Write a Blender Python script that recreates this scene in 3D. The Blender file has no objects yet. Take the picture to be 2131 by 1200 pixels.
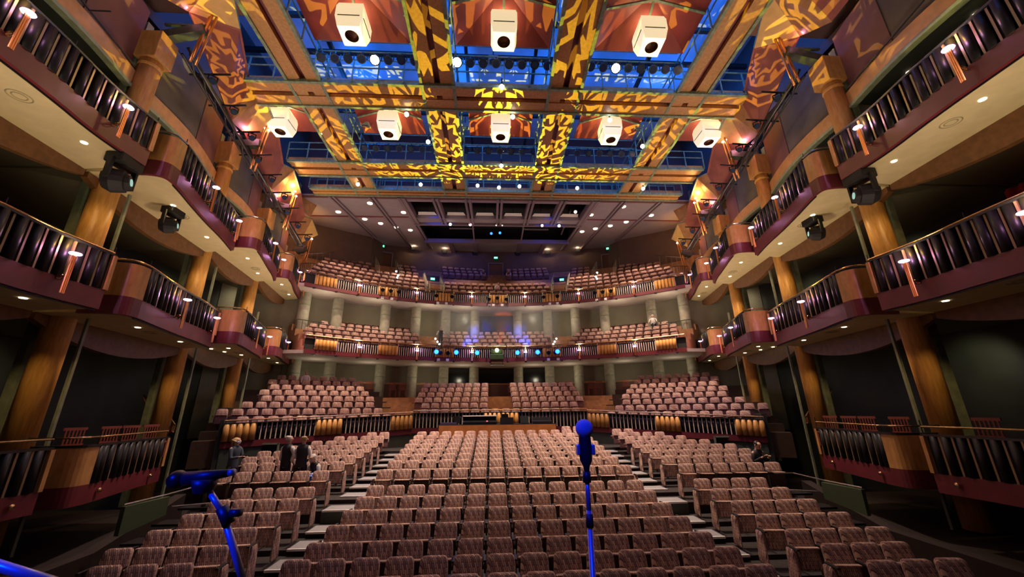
import bpy, math, random
from math import sin, cos, pi, radians as R, hypot, atan2, sqrt
from mathutils import Vector, Matrix, Euler
random.seed(7)
sc = bpy.context.scene
col = sc.collection

# ------------------------------------------------------------------ camera, world, exposure, large lights
cam_d = bpy.data.cameras.new('camera'); cam = bpy.data.objects.new('camera', cam_d); col.objects.link(cam)
cam_d.sensor_width = 36; cam_d.lens = 36 * 800 / 2131; cam_d.clip_start = .05; cam_d.clip_end = 200
cam.matrix_world = (Matrix.Translation((-.5, 0, 3.2)) @ Matrix.Rotation(-R(3.1), 4, 'Z')
                    @ Matrix.Rotation(R(90 + 17.75), 4, 'X') @ Matrix.Rotation(-R(.68), 4, 'Z'))
sc.camera = cam
sc.view_settings.view_transform = 'Standard'; sc.view_settings.look = 'None'
sc.view_settings.gamma = 1; sc.view_settings.use_curve_mapping = False
sc.view_settings.exposure = 0
w = bpy.data.worlds.new('world'); sc.world = w; w.use_nodes = True
w.node_tree.nodes['Background'].inputs[0].default_value = (.02, .03, .06, 1)
w.node_tree.nodes['Background'].inputs[1].default_value = .15

def light(name, kind, loc, power, color, target=None, size=.3, spot=60, blend=.5, parent=None, sx=None):
    d = bpy.data.lights.new(name, kind); d.energy = power; d.color = color
    if kind == 'AREA':
        d.size = size
        if sx: d.shape = 'RECTANGLE'; d.size = sx; d.size_y = size
    else: d.shadow_soft_size = size
    if kind == 'SPOT': d.spot_size = R(spot); d.spot_blend = blend
    o = bpy.data.objects.new(name, d); col.objects.link(o); o.location = loc
    if target is not None:
        o.rotation_euler = (Vector(target) - Vector(loc)).to_track_quat('-Z', 'Y').to_euler()
    if parent is not None:
        o.parent = parent; o.matrix_parent_inverse = Matrix.Translation(-Vector(parent.location))
    return o

WARM = (1, .70, .46)
# house lights of the auditorium, hung in the ceiling grid and aimed at the seats
for x, y, tx, ty, tz, p, sp in ((-5.6, 15.3, -6.2, 15, 1.2, 7800, 56), (0, 15.6, 0, 16.2, 1.8, 11500, 56), (5.6, 15.3, 6.2, 15, 1.2, 7800, 56),
                    (-3, 12.8, -3, 10, .5, 800, 56), (3, 12.8, 3, 10, .5, 800, 56), (-6, 12.8, -6.8, 11.2, .5, 520, 32), (6, 12.8, 6.8, 11.2, .5, 520, 32)):
    light('house_light', 'SPOT', (x, y, 16.6), p, (1, .75, .58), (tx, ty, tz), .15, sp, .8)
for x, y, tx, ty, tz, p, sp in ((-8.6, 21.2, -9.5, 22.2, 4, 7600, 50), (0, 22.9, 0, 24.4, 4, 5600, 44), (8.6, 21.2, 9.5, 22.2, 4, 7600, 50),
                         (-7, 22.0, -10.5, 27.5, 9, 3600, 50), (7, 22.0, 10.5, 27.5, 9, 3600, 50), (0, 22.0, 0, 29.6, 8.6, 2500, 44)):
    light('house_light', 'SPOT', (x, y, 16.6), p, (1, .74, .55), (tx, ty, tz), .15, sp, .7)
# lights over the top tier
for a, r_, p in ((-33, 20.5, 800), (-20, 21, 800), (-7, 21, 450), (7, 21, 450), (20, 21, 800), (33, 20.5, 800)):
    light('tier_light', 'SPOT', (r_ * sin(R(a)), 10.6 + r_ * cos(R(a)), 17.2), p, (1, .68, .52),
          (r_ * 1.04 * sin(R(a)), 10.6 + r_ * 1.04 * cos(R(a)), 12), .15, 95, .7)
# warm downlights under the two rear tiers
for r_, z, pw in ((19.4, 10.2, 34), (19.4, 5.75, 20)):
    for a in (-38, -28, -16, -8, 8, 16, 28, 38):
        light('soffit_light', 'POINT', (r_ * sin(R(a)), 10.6 + r_ * cos(R(a)), z), pw, (1, .88, .62), size=.1)
# amber fill added to warm columns and fronts, no fixture of the hall
for x, y in ((-5.8, 6.5), (5.8, 6.5), (-5.8, 15.9), (5.8, 15.9), (0, 8)):
    light('amber_fill', 'SPOT', (x, y, 16.6), 480 if y > 10 else 90, (1, .62, .22), (x * 1.1, y, 0), .3, 168, .3)
# recessed downlights of the side boxes that graze the timber columns
for s_ in (-1, 1):
    for (x, y, cx, cy) in ((11.1, 8.9, 12.3, 10.9), (11.3, 12.1, 12.3, 10.9), (11.9, 14.6, 13.2, 16.3), (12.2, 17.7, 13.2, 16.3), (12.9, 19.8, 14.0, 21.2), (13.3, 22.9, 14.0, 21.2)):
        light('column_downlight', 'SPOT', (s_ * x, y, 5.7), 150, (1, .66, .28), (s_ * cx, cy, 2.6), .06, 60, .9)
        light('column_downlight', 'SPOT', (s_ * x, y, 9.9), 110, (1, .66, .28), (s_ * cx, cy, 7.6), .06, 60, .9)
# blue wash lights hidden above the ceiling grid, aimed up at the roof
for x in (-9, -3, 3, 9):
    for y in (6, 11.5, 17.5):
        light('blue_roof_light', 'POINT', (x + .6, y, 20.2), 430, (.01, .20, 1), size=.4)
# patterned projection thrown on the ceiling grid from the projector on the first balcony
gobo = light('pattern_projection', 'SPOT', (0, 26.9, 7.6), 26000, (1, .78, .04), (-.2, 15.2, 17), .004, 78, .1)
# blue stage lights on the microphones
light('blue_stage_light', 'SPOT', (-.9, .2, 4.4), 210, (.0, .02, 1), (-.2, 1.45, 3.0), .04, 24, .4)
light('blue_stage_light', 'SPOT', (-2.2, .1, 3.9), 300, (.0, .02, 1), (-1.19, 1.32, 2.76), .03, 14, .25)
light('blue_stage_light', 'SPOT', (-2.0, .2, 3.6), 110, (.0, .02, 1), (-1.38, .92, 2.9), .04, 20, .4)

# ------------------------------------------------------------------ helpers
class M:
    def __init__(s): s.v = []; s.f = []
    def add(s, vs, fs):
        n = len(s.v); s.v += [tuple(p) for p in vs]; s.f += [tuple(i + n for i in f) for f in fs]; return s
    def box(s, c, d, rz=0, ry=0, rx=0):
        e = Euler((rx, ry, rz)).to_matrix()
        vs = [Vector(c) + e @ Vector((x * d[0] / 2, y * d[1] / 2, z * d[2] / 2)) for x in (-1, 1) for y in (-1, 1) for z in (-1, 1)]
        return s.add(vs, [(0, 1, 3, 2), (4, 6, 7, 5), (0, 4, 5, 1), (2, 3, 7, 6), (0, 2, 6, 4), (1, 5, 7, 3)])
    def bar(s, a, b, w, h, up=(0, 0, 1)):
        a = Vector(a); b = Vector(b); d = (b - a).normalized(); u = Vector(up)
        if abs(d.dot(u)) > .98: u = Vector((1, 0, 0))
        x = d.cross(u).normalized() * w / 2; z = x.cross(d).normalized() * h / 2
        vs = [p + i * x + j * z for p in (a, b) for i, j in ((-1, -1), (1, -1), (1, 1), (-1, 1))]
        return s.add(vs, [(3, 2, 1, 0), (4, 5, 6, 7), (0, 1, 5, 4), (1, 2, 6, 5), (2, 3, 7, 6), (3, 0, 4, 7)])
    def cyl(s, a, b, r, r2=None, n=10, cap=True):
        a = Vector(a); b = Vector(b); r2 = r if r2 is None else r2
        d = (b - a).normalized(); u = Vector((0, 0, 1)) if abs(d.z) < .9 else Vector((1, 0, 0))
        x = d.cross(u).normalized(); y = d.cross(x)
        vs = [p + q * (cos(2 * pi * i / n) * x + sin(2 * pi * i / n) * y) for p, q in ((a, r), (b, r2)) for i in range(n)]
        fs = [(i, (i + 1) % n, n + (i + 1) % n, n + i) for i in range(n)]
        if cap: fs += [tuple(range(n))[::-1], tuple(range(n, 2 * n))]
        return s.add(vs, fs)
    def lathe(s, prof, c=(0, 0, 0), n=16, axis='Z', half=False):
        k = n + 1 if half else n; span = pi if half else 2 * pi
        vs = []
        for r, z in prof:
            for i in range(k):
                a = span * i / n
                p = (r * cos(a), r * sin(a), z)
                if axis == 'Y': p = (p[0], p[2], p[1])
                vs.append((p[0] + c[0], p[1] + c[1], p[2] + c[2]))
        fs = []
        for j in range(len(prof) - 1):
            for i in range(n):
                i2 = i + 1 if half else (i + 1) % n
                fs.append((j * k + i, j * k + i2, (j + 1) * k + i2, (j + 1) * k + i))
        return s.add(vs, fs)
    def ball(s, c, r, n=12, sz=1.):
        m = n // 2
        return s.lathe([(max(1e-4, r * sin(pi * j / m)), -r * sz * cos(pi * j / m)) for j in range(m + 1)], c, n)
    def torus(s, c, R_, r, n=20, m=6, nrm=(0, 0, 1)):
        q = Vector((0, 0, 1)).rotation_difference(Vector(nrm)); vs = []
        for i in range(n):
            a = 2 * pi * i / n
            for j in range(m):
                b = 2 * pi * j / m
                vs.append(Vector(c) + q @ Vector(((R_ + r * cos(b)) * cos(a), (R_ + r * cos(b)) * sin(a), r * sin(b))))
        return s.add(vs, [(i * m + j, i * m + (j + 1) % m, ((i + 1) % n) * m + (j + 1) % m, ((i + 1) % n) * m + j) for i in range(n) for j in range(m)])
    def prism(s, pts, z0, z1):
        n = len(pts)
        zf0 = z0 if callable(z0) else (lambda x, y: z0); zf1 = z1 if callable(z1) else (lambda x, y: z1)
        vs = [(x, y, zf0(x, y)) for x, y in pts] + [(x, y, zf1(x, y)) for x, y in pts]
        return s.add(vs, [tuple(range(n))[::-1], tuple(range(n, 2 * n))] + [(i, (i + 1) % n, n + (i + 1) % n, n + i) for i in range(n)])
    def wall(s, path, z0, z1, t=.12, side=1):
        """upright slab along a plan path, thickness t to one side"""
        n = len(path); L = [Vector(p[:2]) for p in path]; off = []
        for i in range(n):
            a = L[max(0, i - 1)]; b = L[min(n - 1, i + 1)]; d = (b - a).normalized()
            off.append(L[i] + side * t * Vector((-d.y, d.x)))
        f0 = z0 if callable(z0) else (lambda i: z0); f1 = z1 if callable(z1) else (lambda i: z1)
        vs = []
        for i in range(n):
            vs += [(L[i].x, L[i].y, f0(i)), (L[i].x, L[i].y, f1(i)), (off[i].x, off[i].y, f1(i)), (off[i].x, off[i].y, f0(i))]
        fs = [(0, 1, 2, 3), tuple(4 * (n - 1) + k for k in (3, 2, 1, 0))]
        for i in range(n - 1):
            for k in range(4): fs.append((4 * i + k, 4 * i + (k + 1) % 4, 4 * i + 4 + (k + 1) % 4, 4 * i + 4 + k))
        return s.add(vs, fs)
    def tube(s, pts, r, n=8):
        for a, b in zip(pts[:-1], pts[1:]): s.cyl(a, b, r, n=n)
        return s
    def slab(s, wb, wt, z0, z1, th, rc, bulge=.02, seg=4, y=0, lean=0):
        """upholstered pad standing up: trapezoid outline with rounded corners, front faces -Y"""
        h = z1 - z0; out = []
        cs = ((-wb / 2, z0, .3 * rc, pi), (wb / 2, z0, .3 * rc, 1.5 * pi), (wt / 2, z1, rc, 0), (-wt / 2, z1, rc, .5 * pi))
        for (cx, cz, r_, a0) in cs:
            sx = 1 if cx > 0 else -1; sz = 1 if cz == z1 else -1
            for k in range(seg + 1):
                a = a0 + .5 * pi * k / seg
                out.append((cx - sx * r_ + r_ * cos(a), cz - sz * r_ + r_ * sin(a)))
        n = len(out); cz = (z0 + z1) / 2
        rings = []
        for k, yy in ((.97, th / 2), (1, .2 * th), (1, -.2 * th), (.95, -th / 2 + .01), (.80, -th / 2 - bulge)):
            rings.append([(x * k, y + yy + lean * (z - z0), cz + (z - cz) * k) for x, z in out])
        vs = [p for r_ in rings for p in r_]; fs = [tuple(range(n))[::-1]]
        for j in range(len(rings) - 1):
            fs += [(j * n + i, j * n + (i + 1) % n, (j + 1) * n + (i + 1) % n, (j + 1) * n + i) for i in range(n)]
        fs.append(tuple(range((len(rings) - 1) * n, len(rings) * n)))
        return s.add(vs, fs)
    def merge(s, o, mat=None):
        return s.add([mat @ Vector(p) for p in o.v] if mat is not None else o.v, o.f)
    def mesh(s, name, mat, smooth=False):
        me = bpy.data.meshes.new(name); me.from_pydata(s.v, [], s.f); me.update()
        if smooth:
            me.polygons.foreach_set('use_smooth', [True] * len(me.polygons))
        if mat: me.materials.append(mat)
        return me
    def make(s, name, mat, parent=None, smooth=False, loc=None, bevel=0):
        """verts are in world space; with a parent they are re-expressed from its origin"""
        if parent is not None and loc is None:
            p0 = Vector(parent.location); rot = parent.rotation_euler.to_matrix().inverted()
            if parent.parent is None:
                s.v = [tuple(rot @ (Vector(p) - p0)) for p in s.v]
        o = bpy.data.objects.new(name, s.mesh(name, mat, smooth)); col.objects.link(o)
        if parent is not None: o.parent = parent
        elif s.v:
            xs = [p[0] for p in s.v]; ys = [p[1] for p in s.v]; zs = [p[2] for p in s.v]
            c = Vector(((min(xs) + max(xs)) / 2, (min(ys) + max(ys)) / 2, min(zs)))
            o.data.transform(Matrix.Translation(-c)); o.location = c
        if loc is not None: o.location = loc
        if bevel:
            b = o.modifiers.new('bevel', 'BEVEL'); b.width = bevel; b.segments = 2; b.limit_method = 'ANGLE'
        return o

def tag(o, label=None, cat=None, group=None, kind=None):
    if label: o['label'] = label
    if cat: o['category'] = cat
    if group: o['group'] = group
    if kind: o['kind'] = kind
    return o
def thing(name, label, cat, loc=(0, 0, 0), group=None, rz=0):
    o = bpy.data.objects.new(name, None); col.objects.link(o); o.location = loc; o.rotation_euler = (0, 0, rz)
    o.empty_display_size = .1
    return tag(o, label, cat, group)
def sub(m, name, mat, part, smooth=False):
    """a sub-part, given in the same coordinates as its part was"""
    root = part.parent; p0 = Vector(root.location); rot = root.rotation_euler.to_matrix().inverted()
    m.v = [tuple(rot @ (Vector(p) - p0)) for p in m.v]
    o = bpy.data.objects.new(name, m.mesh(name, mat, smooth)); col.objects.link(o); o.parent = part
    return o
def dup(root, loc=None, rz=None):
    kids = {}
    for c in root.children: kids[c] = list(c.children)
    r = root.copy(); col.objects.link(r)
    if loc is not None: r.location = loc
    if rz is not None: r.rotation_euler = (0, 0, rz)
    for c, gs in kids.items():
        k = c.copy(); col.objects.link(k); k.parent = r
        for g in gs:
            d = g.copy(); col.objects.link(d); d.parent = k
    return r
ORD = ['first', 'second', 'third', 'fourth', 'fifth', 'sixth', 'seventh', 'eighth', 'ninth', 'tenth', 'eleventh', 'twelfth',
       'thirteenth', 'fourteenth', 'fifteenth', 'sixteenth', 'seventeenth', 'eighteenth', 'nineteenth', 'twentieth']
SIDE = {-1: 'left', 1: 'right'}

# ------------------------------------------------------------------ materials
def mat(name, c, rough=.6, metal=0, emit=None, es=0, noise=0, nscale=6, bump=0, spec=.5, c2=None, stretch=None, coat=0):
    m = bpy.data.materials.new(name); m.use_nodes = True; nt = m.node_tree; b = nt.nodes['Principled BSDF']
    b.inputs['Base Color'].default_value = (*c, 1); b.inputs['Roughness'].default_value = rough
    b.inputs['Metallic'].default_value = metal; b.inputs['Specular IOR Level'].default_value = spec
    if coat: b.inputs['Coat Weight'].default_value = coat
    if emit: b.inputs['Emission Color'].default_value = (*emit, 1); b.inputs['Emission Strength'].default_value = es
    tc = nt.nodes.new('ShaderNodeTexCoord'); mp = nt.nodes.new('ShaderNodeMapping'); nt.links.new(tc.outputs['Object'], mp.inputs[0])
    if stretch: mp.inputs['Scale'].default_value = stretch
    nz = nt.nodes.new('ShaderNodeTexNoise'); nz.inputs['Scale'].default_value = nscale; nz.inputs['Detail'].default_value = 6
    nt.links.new(mp.outputs[0], nz.inputs['Vector'])
    if noise or c2:
        cr = nt.nodes.new('ShaderNodeValToRGB'); nt.links.new(nz.outputs['Fac'], cr.inputs[0])
        cc = c2 or tuple(max(0, x * (1 - noise)) for x in c)
        cr.color_ramp.elements[0].position = .35; cr.color_ramp.elements[1].position = .68
        cr.color_ramp.elements[0].color = (*cc, 1); cr.color_ramp.elements[1].color = (*c, 1)
        nt.links.new(cr.outputs[0], b.inputs['Base Color'])
    if bump:
        bp = nt.nodes.new('ShaderNodeBump'); bp.inputs['Strength'].default_value = bump; bp.inputs['Distance'].default_value = .02
        nt.links.new(nz.outputs['Fac'], bp.inputs['Height']); nt.links.new(bp.outputs[0], b.inputs['Normal'])
    return m

def fabric(name, light_c, dark_c, s=1.):
    """woven upholstery: staggered upright dashes of cream over plum"""
    m = bpy.data.materials.new(name); m.use_nodes = True; nt = m.node_tree; b = nt.nodes['Principled BSDF']
    b.inputs['Roughness'].default_value = .9; b.inputs['Specular IOR Level'].default_value = .15
    tc = nt.nodes.new('ShaderNodeTexCoord'); sp = nt.nodes.new('ShaderNodeSeparateXYZ'); cb = nt.nodes.new('ShaderNodeCombineXYZ')
    nt.links.new(tc.outputs['Object'], sp.inputs[0])
    ad = nt.nodes.new('ShaderNodeMath'); ad.operation = 'ADD'; nt.links.new(sp.outputs['X'], ad.inputs[0]); nt.links.new(sp.outputs['Y'], ad.inputs[1])
    nt.links.new(sp.outputs['Z'], cb.inputs['X']); nt.links.new(ad.outputs[0], cb.inputs['Y'])
    bk = nt.nodes.new('ShaderNodeTexBrick'); nt.links.new(cb.outputs[0], bk.inputs['Vector'])
    bk.inputs['Scale'].default_value = 1; bk.inputs['Brick Width'].default_value = .13 * s; bk.inputs['Row Height'].default_value = .0335 * s
    bk.inputs['Mortar Size'].default_value = .008; bk.inputs['Mortar Smooth'].default_value = 1; bk.offset = .5; bk.inputs['Bias'].default_value = 0
    bk.inputs['Color1'].default_value = (*light_c, 1); bk.inputs['Color2'].default_value = (*tuple(.25 * a + .75 * c for a, c in zip(light_c, dark_c)), 1)
    bk.inputs['Mortar'].default_value = (*dark_c, 1)
    nt.links.new(bk.outputs[0], b.inputs['Base Color'])
    return m
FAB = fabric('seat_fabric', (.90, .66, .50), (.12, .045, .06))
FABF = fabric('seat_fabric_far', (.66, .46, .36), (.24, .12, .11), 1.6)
WOOD = mat('amber_wood', (.68, .36, .10), .38, c2=(.52, .25, .06), nscale=3, stretch=(6, 6, .8), spec=.4)
WOODH = mat('amber_wood_panel', (.58, .31, .10), .45, c2=(.45, .22, .06), nscale=3, stretch=(3, 3, 1))
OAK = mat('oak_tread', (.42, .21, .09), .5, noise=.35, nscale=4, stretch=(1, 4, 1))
DESKW = mat('desk_wood', (.50, .18, .05), .4, noise=.25, nscale=4)
MAROON = mat('maroon_lacquer', (.17, .024, .032), .42, noise=.25, nscale=2)
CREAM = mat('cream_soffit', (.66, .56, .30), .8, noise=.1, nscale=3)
GREY = mat('grey_soffit', (.52, .44, .40), .85, noise=.1, nscale=2)
BLACK = mat('black_metal', (.012, .012, .014), .35)
MATTE = mat('matte_black', (.006, .006, .006), .7)
PALES = mat('pale_slat', (.70, .58, .42), .4)
BLKG = mat('black_gloss', (.008, .008, .01), .18)
STAVE = mat('stave_black', (.012, .012, .012), .42, spec=.3); SLATD = mat('slat_bronze', (.28, .19, .10), .35, .3)
DARK = mat('dark_wall', (.018, .022, .018), .75, noise=.3, nscale=1)
GREENW = mat('dark_green_wall', (.045, .055, .035), .6, noise=.3, nscale=1.2)
GREENM = mat('green_metal', (.26, .36, .24), .45, noise=.4, nscale=7)
PILA = mat('green_grey_steel', (.24, .27, .18), .5, noise=.3, nscale=5)
CONC = mat('olive_concrete', (.29, .265, .19), .85, noise=.15, nscale=1.5)
CONC2 = mat('concrete_column', (.36, .335, .25), .85, noise=.25, nscale=4)
BROWNW = mat('brown_wall', (.13, .085, .07), .8, noise=.15, nscale=2)
CEILG = mat('grey_ceiling', (.30, .25, .28), .85, noise=.1, nscale=2)
RIBM = mat('ceiling_rib', (.22, .17, .20), .7)
VOID = mat('void_black', (.012, .014, .016), .9)
ROOF = mat('roof_blue_grey', (.35, .45, .60), .8, noise=.3, nscale=.8)
REDP = mat('red_canopy', (.34, .055, .045), .6, noise=.3, nscale=1.5)
REDS = mat('red_sail', (.36, .10, .07), .6, noise=.25, nscale=2)
REDD = mat('dull_red_brown', (.17, .07, .055), .7, noise=.3, nscale=1)
WSAIL = mat('wood_sail', (.50, .24, .09), .55, noise=.3, nscale=3)
LITS = mat('torchlit_sail', (.80, .50, .16), .55, noise=.15, nscale=3)  # brighter yellow for the sail facet that the torch lights
BRASS = mat('brass', (.80, .50, .26), .25, 1)
COPPER = mat('copper_rod', (.90, .42, .16), .28, 1)
CHROME = mat('steel_rail', (.5, .5, .48), .3, 1)
CARPET = mat('dark_carpet', (.035, .028, .026), .95, noise=.4, nscale=30)
TREAD = mat('grey_tread', (.26, .255, .265), .8, noise=.2, nscale=20)
NOSE = mat('pale_nosing', (.75, .72, .68), .5)
SEATBK = mat('seat_shell', (.05, .028, .02), .5)
LANT = mat('lantern_paper', (.9, .85, .65), .8, emit=(1, .80, .46), es=.80)
LANTB = mat('lantern_base_paper', (.9, .85, .65), .8, emit=(1, .86, .58), es=1.5)
def emis(name, c, s): return mat(name, c, .5, emit=c, es=s)
E_WHITE = emis('lamp_white', (1, .93, .85), 12); E_WARM = emis('lamp_warm', (1, .72, .38), 14); E_TIP = emis('torch_tip', (1, .80, .72), 9); E_RING = emis('lamp_violet', (1, .66, 1), 4)
E_DOWN = emis('downlight_glow', (1, .82, .55), 6); E_BLUE = emis('lamp_blue', (.02, .14, 1), 5); E_GREEN = emis('exit_green', (.08, .9, .45), 1.6)
E_LIME = emis('lamp_lime', (.75, 1, .35), 14); E_PINK = emis('lamp_pink', (1, .45, .55), 8); E_SCR = emis('screen_glow', (.6, .8, .95), 1.2)
E_BRT = emis('spot_glare', (.95, .97, 1), 60); E_BULB = emis('bulb_white', (1, .97, .9), 14)
MICM = mat('microphone_mesh', (.30, .30, .34), .35, .6, noise=.3, nscale=200); MICB = mat('microphone_body', (.012, .012, .016), .45); STANDM = mat('stand_pole', (.35, .35, .42), .3, .5)
FOAM = mat('foam_windscreen', (.45, .45, .5), .95, noise=.3, nscale=300)

# gobo pattern in the projector's light
def gobo_nodes(l):
    l.data.use_nodes = True; nt = l.data.node_tree; em = nt.nodes['Emission']
    tc = nt.nodes.new('ShaderNodeTexCoord'); sp = nt.nodes.new('ShaderNodeSeparateXYZ'); nt.links.new(tc.outputs['Normal'], sp.inputs[0])
    def mth(op, a, b=None, c=None):
        n = nt.nodes.new('ShaderNodeMath'); n.operation = op
        for i, v in enumerate((a, b, c)):
            if v is None: continue
            if isinstance(v, (int, float)): n.inputs[i].default_value = v
            else: nt.links.new(v, n.inputs[i])
        return n.outputs[0]
    X = mth('DIVIDE', sp.outputs['X'], sp.outputs['Z']); Y = mth('DIVIDE', sp.outputs['Y'], sp.outputs['Z'])
    cb = nt.nodes.new('ShaderNodeCombineXYZ'); nt.links.new(mth('ABSOLUTE', X), cb.inputs[0]); nt.links.new(Y, cb.inputs[1])
    def tex(kind, **k):
        n = nt.nodes.new(kind); nt.links.new(cb.outputs[0], n.inputs['Vector'])
        for a, b in k.items(): n.inputs[a.replace('_', ' ')].default_value = b
        return n
    v1 = tex('ShaderNodeTexVoronoi', Scale=5.2, Randomness=.75)
    dv = nt.nodes.new('ShaderNodeVectorMath'); dv.operation = 'SUBTRACT'; nt.links.new(cb.outputs[0], dv.inputs[0]); nt.links.new(v1.outputs['Position'], dv.inputs[1])
    s2 = nt.nodes.new('ShaderNodeSeparateXYZ'); nt.links.new(dv.outputs[0], s2.inputs[0])
    ang = mth('ARCTAN2', s2.outputs['Y'], s2.outputs['X'])
    pet = mth('GREATER_THAN', mth('SINE', mth('MULTIPLY', ang, 14)), .0)
    dd = mth('ADD', mth('MULTIPLY', v1.outputs['Distance'], 7.), mth('MULTIPLY', mth('ABSOLUTE', mth('SINE', mth('MULTIPLY', ang, 4))), .35))
    fr = mth('FRACT', dd); bandi = mth('FLOOR', dd)
    line = mth('LESS_THAN', fr, .30)
    odd = mth('GREATER_THAN', mth('FRACT', mth('MULTIPLY', bandi, .5)), .25)
    fill = mth('MULTIPLY', mth('MULTIPLY', pet, odd), mth('GREATER_THAN', fr, .48))
    patt = mth('MAXIMUM', line, fill)
    rr = mth('SQRT', mth('ADD', mth('MULTIPLY', X, X), mth('MULTIPLY', Y, Y)))
    blot = tex('ShaderNodeTexNoise', Scale=4.5, Detail=0.)
    win = mth('GREATER_THAN', mth('SUBTRACT', blot.outputs['Fac'], mth('MULTIPLY', rr, .10)), .35)
    patt = mth('MULTIPLY', mth('MULTIPLY', patt, win), mth('GREATER_THAN', Y, -.37))
    nt.links.new(patt, em.inputs['Strength'])
gobo_nodes(gobo)

# ------------------------------------------------------------------ plan data
CY = 10.6
def P(r, a, z=None):
    """point of the rear arcs: radius, angle in degrees"""
    p = (r * sin(R(a)), CY + r * cos(R(a)))
    return p if z is None else (*p, z)
def arc(r, a0, a1, n=40): return [P(r, a0 + (a1 - a0) * i / n) for i in range(n + 1)]
def mx(p, s): return (p[0] * s, *p[1:])
COLS = ((12.0, 5.5, 16.3), (12.3, 10.9, 15.9), (13.2, 16.3, 15.6), (14.0, 21.2, 14.8), (15.0, 26.5, 14.3))

# ------------------------------------------------------------------ shell
def struct(m, name, mt, smooth=False):
    o = m.make(name, mt, None, smooth); o['kind'] = 'structure'; return o
ROWY = [6.4 + .875 * i for i in range(8)] + [13.75 + .82 * i for i in range(7)] + [19.4]
ROWT = [.95, .93, .93, 1.0, 1.09, 1.2, 1.31, 1.6, 1.71, 1.82, 1.93, 2.04, 2.15, 2.27, 2.38, 2.5]
FL = [t - .93 for t in ROWT]
m = M()
m.box((0, 3, -.1), (34, 6.2, .2))
for i, (y, z) in enumerate(zip(ROWY, FL)):
    y0 = y - (.42 if i != 8 else .80); y1 = (ROWY[i + 1] - (.42 if i != 7 else .80)) if i + 1 < len(ROWY) else 22
    m.box((0, (y0 + y1) / 2, (z - .6) / 2 ), (17.2 if y < 18 else 12, y1 - y0, z + .6))
m.box((0, 15, -.5), (40, 60, .3))
struct(m, 'floor', CARPET)
m = M().box((0, 1.2, .75), (22, 3.4, 1.5)).box((0, -1.7, .75), (26, 2.6, 1.5))
struct(m, 'floor', mat('stage_boards', (.03, .025, .02), .6, noise=.3))
for s in (-1, 1):
    m = M().box((s * 17, 12, 9), (.3, 34, 19))
    struct(m, 'wall_' + SIDE[s], GREENW)
    # low dark wall under the boxes
    m = M().wall([mx(p, s) for p in ((9.6, 2.5), (9.5, 10.6), (9.9, 12.6), (10.3, 14.3))], -.2, lambda i: (.05, .25, .55, .8)[i], .3, -s)
    m.prism([mx(p, s) for p in ((9.7, 2.5), (16.9, 2.5), (16.9, 16), (11.2, 16), (10.3, 14.3))][::s], -.2, .06)
    struct(m, 'wall_' + SIDE[s], mat('brown_wall_panel', (.022, .012, .009), .6, noise=.3))
m = M().box((0, -3, 9), (36, .3, 20)); struct(m, 'wall_front', DARK)
# rear wall of the parterre and first balcony
m = M().wall(arc(21.5, -58, 58), 2, 11.3, .3); struct(m, 'wall_rear', CONC)
# side returns of rear wall to the side walls
for s in (-1, 1):
    a = P(21.5, 50 * s); m = M().wall([a, (s * 17, 23)], 2, 11.3, .2, -s); struct(m, 'wall_' + SIDE[s], CONC)
# upper tier rear wall, with the angled side walls
def ceil_z(y): return 17 + (y - 22.9) * .152
pts = [(-17, 27), (-15.4, 28.6), (-11.4, 32.6)] + [P(26.8, -24)] + arc(26.8, -23, 23, 24) + [P(26.8, 24), (11.4, 32.6), (15.4, 28.6), (17, 27)]
m = M().wall(pts, 11.4, lambda i: ceil_z(pts[i][1]) + .05, .3); struct(m, 'wall_rear', BROWNW)

# rear ceiling, with the two bands of openings
m = M()
def cq(x0, x1, y0, y1, dz=0, t=.06):
    m.add([(x0, y0, ceil_z(y0) + dz), (x1, y0, ceil_z(y0) + dz), (x1, y1, ceil_z(y1) + dz), (x0, y1, ceil_z(y1) + dz),
           (x0, y0, ceil_z(y0) + dz + t), (x1, y0, ceil_z(y0) + dz + t), (x1, y1, ceil_z(y1) + dz + t), (x0, y1, ceil_z(y1) + dz + t)],
          [(0, 3, 2, 1), (4, 5, 6, 7), (0, 1, 5, 4), (1, 2, 6, 5), (2, 3, 7, 6), (3, 0, 4, 7)])
cq(-17.5, -6.6, 22.9, 38); cq(6.6, 17.5, 22.9, 38); cq(-6.6, 6.6, 22.9, 23.9); cq(-6.6, 6.6, 27.0, 28.4); cq(-6.6, 6.6, 33.2, 38)
struct(m, 'ceiling', CEILG)
m = M(); cq(-8, 8, 22.9, 34, 1.5)  # black box added above the openings to keep the roof's blue out
for x in (-7, 6.9): cq(x, x + .1, 23, 34, .06, 1.5)
cq(-7, 7, 33.9, 34, .06, 1.5); struct(m, 'ceiling', VOID)
m = M()
for x in (-6.6, -4.4, -2.2, 0, 2.2, 4.4, 6.6):
    cq(x - .22, x - .06, 23.0, 28.4, -.16, .5); cq(x + .06, x + .22, 23.0, 28.4, -.16, .5)
for x in (-11.2, -8.6, -6.7, 6.7, 8.6, 11.2):
    cq(x - .2, x - .06, 23.0, 36.2 if abs(x) < 11 else 32.5, -.14, .16); cq(x + .06, x + .2, 23.0, 36.2 if abs(x) < 11 else 32.5, -.14, .16)
for x in (-4.5, -2.2, 2.2, 4.5): cq(x - .2, x + .2, 33.2, 37, -.25, .3)
cq(-6.8, 6.8, 33.0, 33.3, -.3, .4); cq(-6.8, 6.8, 28.2, 28.45, -.2, .4); cq(-6.6, 6.6, 26.9, 27.15, -.1, .3)
struct(m, 'trim_1', RIBM)
m = M()
for s in (-1, 1):
    cq(min(s * 6.9, s * 14.5), max(s * 6.9, s * 14.5), 26.9, 27.15, -.02, .05)
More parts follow.
